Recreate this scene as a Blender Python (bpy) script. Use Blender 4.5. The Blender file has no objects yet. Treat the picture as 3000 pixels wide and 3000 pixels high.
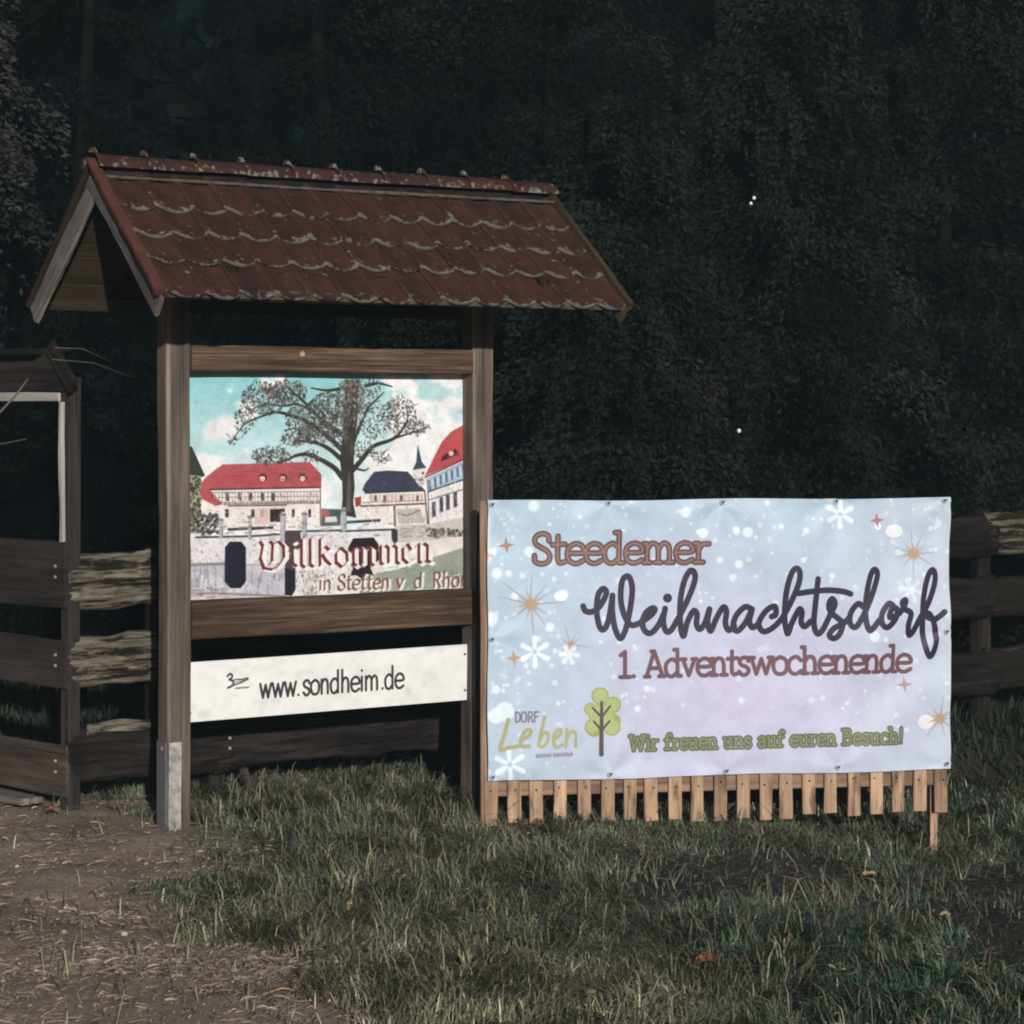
import bpy, math, random
import numpy as np
from mathutils import Vector, Matrix

# ------------------------------------------------------------------ camera, sky, sun, exposure
SC = bpy.context.scene
COL = SC.collection
CAM_H = 2.1                      # camera height over the ground at the shelter
F_PX, CX, HY = 7000.0, 1500.0, 1190.0
cam_d = bpy.data.cameras.new("camera")
cam_d.sensor_width = 36.0
cam_d.lens = 84.0
cam_d.shift_y = -(1500 - HY) / 3000.0
cam_d.clip_start, cam_d.clip_end = 0.1, 2000.0
cam = bpy.data.objects.new("camera", cam_d)
cam.location = (0, 0, CAM_H)
cam.rotation_euler = (math.radians(90), 0, 0)
COL.objects.link(cam)
SC.camera = cam

SUN_AZ = math.radians(-12.0)      # travel direction of the light, measured from +Y towards +X
SUN_EL = math.radians(14.5)
trav = Vector((math.sin(SUN_AZ) * math.cos(SUN_EL), math.cos(SUN_AZ) * math.cos(SUN_EL), -math.sin(SUN_EL)))
world = bpy.data.worlds.new("World")
SC.world = world
world.use_nodes = True
wn = world.node_tree
sky = wn.nodes.new("ShaderNodeTexSky")
sky.sky_type = 'NISHITA'
sky.sun_disc = False
sky.sun_elevation = SUN_EL
sky.sun_rotation = math.atan2(-trav.x, -trav.y)
wn.links.new(sky.outputs[0], wn.nodes["Background"].inputs[0])
wn.nodes["Background"].inputs[1].default_value = 0.02
sun_d = bpy.data.lights.new("sun", 'SUN')
sun_d.energy = 4.0
sun_d.angle = math.radians(0.9)
sun_d.color = (1.0, 0.975, 0.935)
sun = bpy.data.objects.new("sun", sun_d)
sun.rotation_euler = trav.to_track_quat('-Z', 'Y').to_euler()
sun.location = (3, -10, 8)
COL.objects.link(sun)
SC.view_settings.view_transform = 'Standard'
SC.view_settings.look = 'None'
SC.view_settings.exposure = 0.0
SC.view_settings.gamma = 1.0
SC.view_settings.use_curve_mapping = False
SC.cycles.filter_width = 2.0     # soft phone lens

RND = random.Random(7)
RNG = np.random.default_rng(11)

# ------------------------------------------------------------------ numeric helpers
def _hash(ix, iy, seed):
    n = (ix.astype(np.int64) * 374761393 + iy.astype(np.int64) * 668265263 + seed * 1442695041) & 0x7fffffff
    n = ((n ^ (n >> 13)) * 1274126177) & 0x7fffffff
    return ((n ^ (n >> 16)) & 0xffff) / 65535.0

def vnoise(x, y, seed=0):
    x = np.asarray(x, float); y = np.asarray(y, float)
    ix = np.floor(x); iy = np.floor(y)
    fx = x - ix; fy = y - iy
    fx = fx * fx * (3 - 2 * fx); fy = fy * fy * (3 - 2 * fy)
    a = _hash(ix, iy, seed); b = _hash(ix + 1, iy, seed)
    c = _hash(ix, iy + 1, seed); d = _hash(ix + 1, iy + 1, seed)
    return (a * (1 - fx) + b * fx) * (1 - fy) + (c * (1 - fx) + d * fx) * fy

def fbm(x, y, seed=0, octv=4):
    s = 0; amp = 0.5; t = 0
    for k in range(octv):
        s = s + amp * vnoise(np.asarray(x) * 2 ** k, np.asarray(y) * 2 ** k, seed + k * 17)
        t += amp; amp *= 0.5
    return s / t

def smooth(a, b, x):
    t = np.clip((x - a) / (b - a), 0, 1)
    return t * t * (3 - 2 * t)

def s2l(c):
    c = np.asarray(c, float)
    return np.where(c <= 0.04045, c / 12.92, ((c + 0.055) / 1.055) ** 2.4)

def rgb(r, g, b):
    return tuple(float(v) for v in s2l(np.array([r, g, b]) / 255.0)) + (1.0,)

def proj(p):
    return (CX + F_PX * p[0] / p[1], HY - F_PX * (p[2] - CAM_H) / p[1])

# ground heights (metres) at surveyed spots, blended
GP = np.array([(-1.65, 11.85, 0), (-2.28, 12.35, 0), (-.147, 12.85, -.05), (-.9, 12.4, 0.0), (-.13, 12.35, -.18), (1.1, 12.6, -.19),
               (2.3, 12.9, -.37), (-1.5, 8.2, 0), (0, 8.2, -.06), (1.5, 9, -.25), (2.6, 10, -.34), (.8, 10.5, -.2),
               (2.9, 15.9, -.05), (0, 15, 0), (-4, 12, 0), (-3, 9, .02), (3, 12, -.36), (5, 12, -.38), (5, 20, 0),
               (-5, 20, 0), (0, 22, 0), (-1, 5, 0), (4, 6, -.3)], float)
def ground_z(x, y, rough=True):
    x = np.asarray(x, float); y = np.asarray(y, float)
    num = 0; den = 0
    for px, py, pz in GP:
        w = 1.0 / (((x - px) ** 2 + (y - py) ** 2) + 0.12) ** 1.6
        num = num + w * pz; den = den + w
    z = num / den
    if rough:
        z = z + 0.05 * (fbm(x * 1.7, y * 1.7, 5, 3) - 0.5) + 0.022 * (fbm(x * 9, y * 9, 9, 3) - 0.5)
    return z

def gz(x, y):
    return float(ground_z(np.array([x]), np.array([y]))[0])

# ------------------------------------------------------------------ object helpers
def tag(o, label=None, cat=None, group=None, kind=None):
    if label: o["label"] = label
    if cat: o["category"] = cat
    if group: o["group"] = group
    if kind: o["kind"] = kind
    return o

def empty(name, loc=(0, 0, 0), rz=0.0):
    o = bpy.data.objects.new(name, None)
    o.location = loc
    o.rotation_euler = (0, 0, rz)
    o.empty_display_size = 0.1
    COL.objects.link(o)
    return o

def link(name, me, mat=None, parent=None, loc=(0, 0, 0), rot=(0, 0, 0)):
    o = bpy.data.objects.new(name, me)
    if mat is not None and not me.materials:
        me.materials.append(mat)
    o.location = loc
    o.rotation_euler = rot
    o.parent = parent
    COL.objects.link(o)
    return o

def linkm(name, me, mat, parent, M):
    o = link(name, me, mat, parent)
    o.matrix_local = M
    return o

def mesh(verts, faces, smooth_=False):
    me = bpy.data.meshes.new("m")
    me.from_pydata([tuple(v) for v in verts], [], [tuple(f) for f in faces])
    if smooth_:
        me.polygons.foreach_set("use_smooth", [True] * len(me.polygons))
    me.update()
    return me

def np_mesh(verts, faces, colors=None, smooth_=False):
    """verts (n,3), faces (m,k) arrays; colors per vertex (n,3)"""
    me = bpy.data.meshes.new("m")
    n, (m, k) = len(verts), faces.shape
    me.vertices.add(n); me.vertices.foreach_set("co", np.ascontiguousarray(verts, np.float32).ravel())
    me.loops.add(m * k); me.loops.foreach_set("vertex_index", np.ascontiguousarray(faces, np.int32).ravel())
    me.polygons.add(m)
    me.polygons.foreach_set("loop_start", np.arange(0, m * k, k, dtype=np.int32))
    me.polygons.foreach_set("loop_total", np.full(m, k, np.int32))
    if smooth_:
        me.polygons.foreach_set("use_smooth", np.ones(m, bool))
    me.update(calc_edges=True)
    if colors is not None:
        at = me.color_attributes.new("tint", 'FLOAT_COLOR', 'POINT')
        c = np.ones((n, 4), np.float32); c[:, :3] = colors
        at.data.foreach_set("color", c.ravel())
    return me

def board(lx, ly, lz, segs=8, wob=0.003, seed=0, ch=0.006, taper=None):
    """timber, length along x (0..lx), section ly x lz centred, chamfered, slightly uneven"""
    r = random.Random(seed * 7919 + 13)
    V, Fc = [], []
    a, b = ly / 2, lz / 2
    ch = min(ch, a * .6, b * .6)
    sec = [(-a + ch, -b), (a - ch, -b), (a, -b + ch), (a, b - ch), (a - ch, b), (-a + ch, b), (-a, b - ch), (-a, -b + ch)]
    ph = [r.uniform(0, 6.28) for _ in range(8)]
    for i in range(segs + 1):
        t = i / segs
        k = 1.0 if taper is None else taper(t)
        oy = wob * math.sin(ph[0] + 5 * t); oz = wob * math.sin(ph[1] + 4.2 * t)
        for j, (y, z) in enumerate(sec):
            e = wob * .8 * math.sin(ph[j % 8] + 9 * t + j)
            V.append((lx * t + (r.uniform(-1, 1) * wob if 0 < i < segs else r.uniform(-1, 1) * wob * .5), y * k + oy + e * (1 if y > 0 else -1) * .5 + r.uniform(-.3, .3) * wob,
                      z * k + oz + e + r.uniform(-.3, .3) * wob))
    for i in range(segs):
        for j in range(8):
            p = i * 8 + j; q = i * 8 + (j + 1) % 8
            Fc.append((p, q, q + 8, p + 8))
    Fc.append(tuple(reversed(range(8)))); Fc.append(tuple(segs * 8 + j for j in range(8)))
    return mesh(V, [tuple(reversed(f)) for f in Fc] if False else Fc)

def frame(origin, x, y=None, z=None):
    """matrix with the given origin and local axes"""
    X = Vector(x).normalized()
    if y is not None:
        Y = Vector(y); Y = (Y - X * Y.dot(X)).normalized(); Z = X.cross(Y)
    else:
        Z = Vector(z); Z = (Z - X * Z.dot(X)).normalized(); Y = Z.cross(X)
    M = Matrix.Identity(4)
    for i in range(3):
        M[i][0], M[i][1], M[i][2], M[i][3] = X[i], Y[i], Z[i], origin[i]
    return M

def disc_mesh(r, h, n=8):
    V = [(r * math.cos(6.2832 * i / n), r * math.sin(6.2832 * i / n), 0) for i in range(n)]
    V += [(r * .8 * math.cos(6.2832 * i / n), r * .8 * math.sin(6.2832 * i / n), h) for i in range(n)]
    Fc = [(i, (i + 1) % n, n + (i + 1) % n, n + i) for i in range(n)] + [tuple(range(n, 2 * n)), tuple(reversed(range(n)))]
    return mesh(V, Fc)

def tube_mesh(pts, rads, n=6):
    V, Fc = [], []
    P = [Vector(p) for p in pts]
    for i, p in enumerate(P):
        d = (P[min(i + 1, len(P) - 1)] - P[max(i - 1, 0)]).normalized()
        a = d.cross(Vector((0, 0, 1)) if abs(d.z) < .9 else Vector((1, 0, 0))).normalized()
        b = d.cross(a)
        for j in range(n):
            t = 6.2832 * j / n
            V.append(p + (a * math.cos(t) + b * math.sin(t)) * rads[i])
    for i in range(len(P) - 1):
        for j in range(n):
            Fc.append((i * n + j, i * n + (j + 1) % n, (i + 1) * n + (j + 1) % n, (i + 1) * n + j))
    Fc.append(tuple(reversed(range(n)))); Fc.append(tuple((len(P) - 1) * n + j for j in range(n)))
    return mesh(V, Fc, True)

# ------------------------------------------------------------------ materials
def new_mat(name):
    m = bpy.data.materials.new(name)
    m.use_nodes = True
    nt = m.node_tree
    b = nt.nodes["Principled BSDF"]
    b.inputs["Specular IOR Level"].default_value = 0.2
    return m, nt, b

def N(nt, t, **kw):
    n = nt.nodes.new(t)
    for k, v in kw.items():
        if k.startswith("i_"):
            n.inputs[k[2:].replace("_", " ")].default_value = v
        else:
            setattr(n, k, v)
    return n

def ramp(nt, src, stops):
    r = nt.nodes.new("ShaderNodeValToRGB")
    el = r.color_ramp.elements
    el[0].position, el[0].color = stops[0]
    el[1].position, el[1].color = stops[-1]
    for p, c in stops[1:-1]:
        e = el.new(p); e.color = c
    nt.links.new(src, r.inputs[0])
    return r

def mix(nt, fac, a, b, blend='MIX'):
    m = nt.nodes.new("ShaderNodeMix")
    m.data_type = 'RGBA'; m.blend_type = blend
    for s, i in ((fac, 0), (a, 6), (b, 7)):
        if hasattr(s, "links") or hasattr(s, "is_linked"):
            nt.links.new(s, m.inputs[i])
        else:
            m.inputs[i].default_value = s
    return m.outputs[2]

def coords(nt, scale=(1, 1, 1), offs=True):
    tc = nt.nodes.new("ShaderNodeTexCoord")
    mp = nt.nodes.new("ShaderNodeMapping")
    mp.inputs["Scale"].default_value = scale
    nt.links.new(tc.outputs["Object"], mp.inputs[0])
    if offs:
        oi = nt.nodes.new("ShaderNodeObjectInfo")
        mu = nt.nodes.new("ShaderNodeMath"); mu.operation = 'MULTIPLY'; mu.inputs[1].default_value = 37.0
        nt.links.new(oi.outputs["Random"], mu.inputs[0])
        cb = nt.nodes.new("ShaderNodeCombineXYZ")
        for i in range(3):
            nt.links.new(mu.outputs[0], cb.inputs[i])
        nt.links.new(cb.outputs[0], mp.inputs["Location"])
    return mp.outputs[0]

def wood(name, dark, mid, light, grain=34.0, rough=0.85, bump=0.35, vary=0.25, crack=0.55):
    m, nt, b = new_mat(name)
    co = coords(nt, (1.4, grain * 1.9, grain * 1.9))
    n1 = N(nt, "ShaderNodeTexNoise", i_Scale=1.0, i_Detail=9.0, i_Roughness=0.72, i_Distortion=0.45)
    nt.links.new(co, n1.inputs["Vector"])
    r1 = ramp(nt, n1.outputs[0], [(0.28, dark), (0.5, mid), (0.74, light)])
    co2 = coords(nt, (1.1, 5.0, 5.0))
    n2 = N(nt, "ShaderNodeTexNoise", i_Scale=1.6, i_Detail=4.0)
    nt.links.new(co2, n2.inputs["Vector"])
    r2 = ramp(nt, n2.outputs[0], [(0.3, (.45, .43, .42, 1)), (0.65, (1.15, 1.12, 1.1, 1))])
    c = mix(nt, 0.8, r1.outputs[0], r2.outputs[0], 'MULTIPLY')
    # drying cracks along the grain
    co3 = coords(nt, (0.8, 42.0, 42.0))
    n3 = N(nt, "ShaderNodeTexNoise", i_Scale=1.3, i_Detail=3.0, i_Distortion=0.3)
    nt.links.new(co3, n3.inputs["Vector"])
    r3 = ramp(nt, n3.outputs[0], [(0.33, (1 - crack, 1 - crack, 1 - crack, 1)), (0.38, (1, 1, 1, 1))])
    c = mix(nt, 1.0, c, r3.outputs[0], 'MULTIPLY')
    oi = nt.nodes.new("ShaderNodeObjectInfo")
    hv = N(nt, "ShaderNodeMapRange"); hv.inputs[3].default_value = 1 - vary; hv.inputs[4].default_value = 1 + vary
    nt.links.new(oi.outputs["Random"], hv.inputs[0])
    hs = N(nt, "ShaderNodeHueSaturation")
    nt.links.new(hv.outputs[0], hs.inputs["Value"]); nt.links.new(c, hs.inputs["Color"])
    nt.links.new(hs.outputs[0], b.inputs["Base Color"])
    b.inputs["Roughness"].default_value = rough
    ad = N(nt, "ShaderNodeMath", operation='ADD')
    nt.links.new(n1.outputs[0], ad.inputs[0]); nt.links.new(r3.outputs[0], ad.inputs[1])
    bp = N(nt, "ShaderNodeBump", i_Strength=bump, i_Distance=0.006)
    nt.links.new(ad.outputs[0], bp.inputs["Height"]); nt.links.new(bp.outputs[0], b.inputs["Normal"])
    return m

def edge_wear(m, lo, hi, col):
    """pale worn arrises on square timber"""
    nt = m.node_tree; b = nt.nodes["Principled BSDF"]
    src = b.inputs["Base Color"].links[0].from_socket
    tc = nt.nodes.new("ShaderNodeTexCoord"); sp = nt.nodes.new("ShaderNodeSeparateXYZ")
    nt.links.new(tc.outputs["Object"], sp.inputs[0])
    ab = []
    for i in (1, 2):
        a = N(nt, "ShaderNodeMath", operation='ABSOLUTE'); nt.links.new(sp.outputs[i], a.inputs[0]); ab.append(a)
    mn = N(nt, "ShaderNodeMath", operation='MINIMUM')
    nt.links.new(ab[0].outputs[0], mn.inputs[0]); nt.links.new(ab[1].outputs[0], mn.inputs[1])
    co = coords(nt, (2.2, 9, 9))
    n = N(nt, "ShaderNodeTexNoise", i_Scale=1.0, i_Detail=4.0); nt.links.new(co, n.inputs["Vector"])
    ad = N(nt, "ShaderNodeMath", operation='MULTIPLY_ADD'); ad.inputs[1].default_value = .022
    nt.links.new(n.outputs[0], ad.inputs[0]); nt.links.new(mn.outputs[0], ad.inputs[2])
    r = ramp(nt, ad.outputs[0], [(lo, (0, 0, 0, 1)), (hi, (1, 1, 1, 1))])
    c = mix(nt, r.outputs[0], src, col)
    nt.links.new(c, b.inputs["Base Color"])
    return m
M_POST = wood("weathered_post_wood", (.045, .035, .029, 1), (.125, .10, .084, 1), (.215, .18, .15, 1), 30)
edge_wear(M_POST, .060, .072, (.27, .225, .18, 1))
M_BEAM = wood("brown_beam_wood", (.028, .016, .010, 1), (.082, .050, .032, 1), (.24, .17, .115, 1), 26)
M_SARK = wood("roof_board_wood", (.022, .015, .010, 1), (.050, .034, .021, 1), (.085, .058, .036, 1), 24, vary=.35)
M_BARGE = wood("grey_bargeboard_wood", (.07, .06, .055, 1), (.17, .15, .14, 1), (.30, .275, .26, 1), 20, crack=.6)
M_SLAT = wood("fresh_lath_wood", (.30, .185, .115, 1), (.46, .305, .20, 1), (.60, .42, .29, 1), 30, vary=.2, crack=.45)
def stained(m, lo=.53, hi=.70, col=(.10, .06, .04, 1), sc=(5, 22, 22)):
    """dark stains and knots"""
    nt = m.node_tree; b = nt.nodes["Principled BSDF"]
    src = b.inputs["Base Color"].links[0].from_socket
    n = N(nt, "ShaderNodeTexNoise", i_Scale=1.0, i_Detail=3.0); nt.links.new(coords(nt, sc), n.inputs["Vector"])
    r = ramp(nt, n.outputs[0], [(lo, (0, 0, 0, 1)), (hi, (.85, .85, .85, 1))])
    nt.links.new(mix(nt, r.outputs[0], src, col), b.inputs["Base Color"])
stained(M_SLAT)
M_RAIL = wood("lath_rail_wood", (.19, .11, .07, 1), (.31, .20, .135, 1), (.41, .28, .20, 1), 24, vary=.15, crack=.3)
M_HUT = wood("dark_stained_plank", (.018, .014, .013, 1), (.036, .029, .027, 1), (.062, .05, .045, 1), 18, vary=.3)
M_HUTLOW = wood("brown_worn_plank", (.028, .02, .017, 1), (.062, .046, .038, 1), (.11, .085, .07, 1), 18, vary=.2)
M_FRAME = wood("pale_frame_lath", (.27, .25, .225, 1), (.40, .375, .345, 1), (.50, .475, .44, 1), 24, vary=.1, crack=.3)
M_GABLE = wood("hut_gable_wood", (.016, .014, .013, 1), (.034, .029, .027, 1), (.055, .048, .044, 1), 14, vary=.3)
M_DARKW = wood("old_dark_shaded_wood", (.007, .006, .006, 1), (.018, .0155, .0145, 1), (.05, .041, .034, 1), 16, vary=.3)  # old timber; tone lowered so fence slabs behind the board look shaded

for _m in (M_DARKW, M_GABLE):
    _m.node_tree.nodes["Principled BSDF"].inputs["Specular IOR Level"].default_value = 0.03
def plain(name, col, rough=0.7, metal=0.0, noise=0.25, scale=30.0, bump=0.15):
    m, nt, b = new_mat(name)
    co = coords(nt, (scale,) * 3)
    n = N(nt, "ShaderNodeTexNoise", i_Scale=1.0, i_Detail=6.0, i_Roughness=0.7)
    nt.links.new(co, n.inputs["Vector"])
    lo = tuple(v * (1 - noise) for v in col[:3]) + (1,); hi = tuple(min(1, v * (1 + noise)) for v in col[:3]) + (1,)
    r = ramp(nt, n.outputs[0], [(0.3, lo), (0.7, hi)])
    nt.links.new(r.outputs[0], b.inputs["Base Color"])
    b.inputs["Roughness"].default_value = rough
    b.inputs["Metallic"].default_value = metal
    bp = N(nt, "ShaderNodeBump", i_Strength=bump, i_Distance=0.003)
    nt.links.new(n.outputs[0], bp.inputs["Height"]); nt.links.new(bp.outputs[0], b.inputs["Normal"])
    return m

M_STEEL = plain("galvanised_steel", (.17, .17, .17, 1), .55, .3)
M_PAINT = plain("flaking_white_paint", (.34, .32, .30, 1), .8, 0, .6, 14)
M_SCREW = plain("screw_steel", (.5, .48, .45, 1), .4, .4)
M_SHING = plain("dark_roofing_felt", (.008, .008, .008, 1), .95, 0, .4, 8)
M_LEAFB = plain("dry_leaf_brown", (.25, .10, .06, 1), .8, 0, .4, 40)
M_LEAFT = plain("dry_leaf_tan", (.42, .27, .14, 1), .8, 0, .3, 40)
M_TWIG = plain("bare_twig_bark", (.13, .11, .09, 1), .9, 0, .35, 40)
M_STONE = plain("pale_pebble", (.42, .38, .33, 1), .9, 0, .2, 30)
M_BARK = plain("tree_bark", (.007, .0065, .006, 1), .95, 0, .5, 12, .6)
M_BARK.node_tree.nodes["Principled BSDF"].inputs["Specular IOR Level"].default_value = 0.0
M_FLECK = plain("white_speck", (.85, .85, .83, 1), .5, 0, .03, 10)

def tile_material():
    m, nt, b = new_mat("red_clay_tile")
    co = coords(nt, (9, 9, 9))
    n = N(nt, "ShaderNodeTexNoise", i_Scale=1.0, i_Detail=7.0, i_Roughness=0.65)
    nt.links.new(co, n.inputs["Vector"])
    r = ramp(nt, n.outputs[0], [(0.25, (.026, .013, .0115, 1)), (0.55, (.050, .0205, .0165, 1)), (0.8, (.074, .029, .020, 1))])
    oi = nt.nodes.new("ShaderNodeObjectInfo")
    rv = ramp(nt, oi.outputs["Random"], [(0, (.82, .86, .9, 1)), (.5, (1, 1, 1, 1)), (1, (1.2, 1.08, 1.0, 1))])
    c = mix(nt, 1.0, r.outputs[0], rv.outputs[0], 'MULTIPLY')
    # lichen crust: grows along the drip edge (vertex attribute) and in scattered round patches
    at = N(nt, "ShaderNodeAttribute", attribute_name="tint")
    co2 = coords(nt, (26, 26, 26))
    n2 = N(nt, "ShaderNodeTexNoise", i_Scale=1.0, i_Detail=4.0, i_Roughness=0.6)
    nt.links.new(co2, n2.inputs["Vector"])
    su = N(nt, "ShaderNodeMath", operation='MULTIPLY_ADD'); su.inputs[1].default_value = 0.42
    nt.links.new(at.outputs["Fac"], su.inputs[0]); nt.links.new(n2.outputs[0], su.inputs[2])
    k = ramp(nt, su.outputs[0], [(0.655, (0, 0, 0, 1)), (0.75, (1, 1, 1, 1))])
    n3 = N(nt, "ShaderNodeTexNoise", i_Scale=60.0, i_Detail=3.0)
    lc = ramp(nt, n3.outputs[0], [(0.3, (.10, .095, .07, 1)), (0.7, (.235, .225, .185, 1))])
    c2 = mix(nt, k.outputs[0], c, lc.outputs[0])
    nt.links.new(c2, b.inputs["Base Color"])
    b.inputs["Roughness"].default_value = 0.85
    bp = N(nt, "ShaderNodeBump", i_Strength=0.5, i_Distance=0.004)
    nt.links.new(su.outputs[0], bp.inputs["Height"]); nt.links.new(bp.outputs[0], b.inputs["Normal"])
    return m
M_TILE = tile_material()
M_VERGE = plain("bright_verge_tile", (.088, .033, .025, 1), .85, 0, .3, 14)

def tint_material(name, rough=0.8, transl=0.0, noise_scale=0):
    m, nt, b = new_mat(name)
    at = N(nt, "ShaderNodeAttribute", attribute_name="tint")
    nt.links.new(at.outputs["Color"], b.inputs["Base Color"])
    b.inputs["Roughness"].default_value = rough
    if transl:
        tr = N(nt, "ShaderNodeBsdfTranslucent")
        nt.links.new(at.outputs["Color"], tr.inputs[0])
        ms = N(nt, "ShaderNodeMixShader"); ms.inputs[0].default_value = transl
        nt.links.new(b.outputs[0], ms.inputs[1]); nt.links.new(tr.outputs[0], ms.inputs[2])
        nt.links.new(ms.outputs[0], nt.nodes["Material Output"].inputs[0])
    return m
M_GRASS = tint_material("grass_blades", .7, .2)
M_STRAW = tint_material("straw_litter", .85)
M_FOLI = tint_material("tree_leaves", .9, .12)
M_FOLI.node_tree.nodes["Principled BSDF"].inputs["Specular IOR Level"].default_value = 0.0

def ground_material():
    m, nt, b = new_mat("earth_ground")
    at = N(nt, "ShaderNodeAttribute", attribute_name="tint")
    tc = N(nt, "ShaderNodeTexCoord")
    n = N(nt, "ShaderNodeTexNoise", i_Scale=38.0, i_Detail=9.0, i_Roughness=0.72)
    mp = N(nt, "ShaderNodeMapping"); mp.inputs["Scale"].default_value = (1, 1.6, 1)
    nt.links.new(tc.outputs["Object"], mp.inputs[0]); nt.links.new(mp.outputs[0], n.inputs["Vector"])
    r = ramp(nt, n.outputs[0], [(0.28, (.55, .53, .52, 1)), (0.5, (.95, .95, .95, 1)), (0.74, (1.5, 1.46, 1.43, 1))])
    c = mix(nt, 1.0, at.outputs["Color"], r.outputs[0], 'MULTIPLY')
    nt.links.new(c, b.inputs["Base Color"])
    b.inputs["Roughness"].default_value = 0.95
    bp = N(nt, "ShaderNodeBump", i_Strength=0.9, i_Distance=0.03)
    nt.links.new(n.outputs[0], bp.inputs["Height"]); nt.links.new(bp.outputs[0], b.inputs["Normal"])
    return m
M_GROUND = ground_material()

def rough_log_material(name, p0, p1, p2):
    """split slab: pale weathered wood with dark furrows of old bark"""
    m, nt, b = new_mat(name)
    co = coords(nt, (2.6, 26.0, 26.0))
    n = N(nt, "ShaderNodeTexNoise", i_Scale=1.0, i_Detail=5.0, i_Roughness=0.72, i_Distortion=.4)
    nt.links.new(co, n.inputs["Vector"])
    r = ramp(nt, n.outputs[0], [(p0, (.020, .017, .014, 1)), (p1, (.13, .11, .083, 1)), (p2, (.32, .285, .225, 1))])
    co2 = coords(nt, (3.0, 60.0, 60.0))
    n2 = N(nt, "ShaderNodeTexNoise", i_Scale=1.0, i_Detail=6.0)
    nt.links.new(co2, n2.inputs["Vector"])
    r2 = ramp(nt, n2.outputs[0], [(0.3, (.6, .58, .55, 1)), (0.7, (1.1, 1.1, 1.1, 1))])
    c = mix(nt, 1.0, r.outputs[0], r2.outputs[0], 'MULTIPLY')
    nt.links.new(c, b.inputs["Base Color"])
    b.inputs["Roughness"].default_value = 0.95
    bp = N(nt, "ShaderNodeBump", i_Strength=0.9, i_Distance=0.02)
    nt.links.new(n.outputs[0], bp.inputs["Height"]); nt.links.new(bp.outputs[0], b.inputs["Normal"])
    b.inputs["Specular IOR Level"].default_value = 0.05
    return m
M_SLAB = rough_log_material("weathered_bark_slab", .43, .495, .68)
M_SLABD = rough_log_material("half_lit_bark_slab", .47, .56, .86)  # same bark, toned down for the dimly lit top rail at the right
M_BARKS = rough_log_material("shaded_bark_slab", .60, .70, .95)  # darkest bark copy, shade put into the colour of the right-hand slabs

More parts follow.
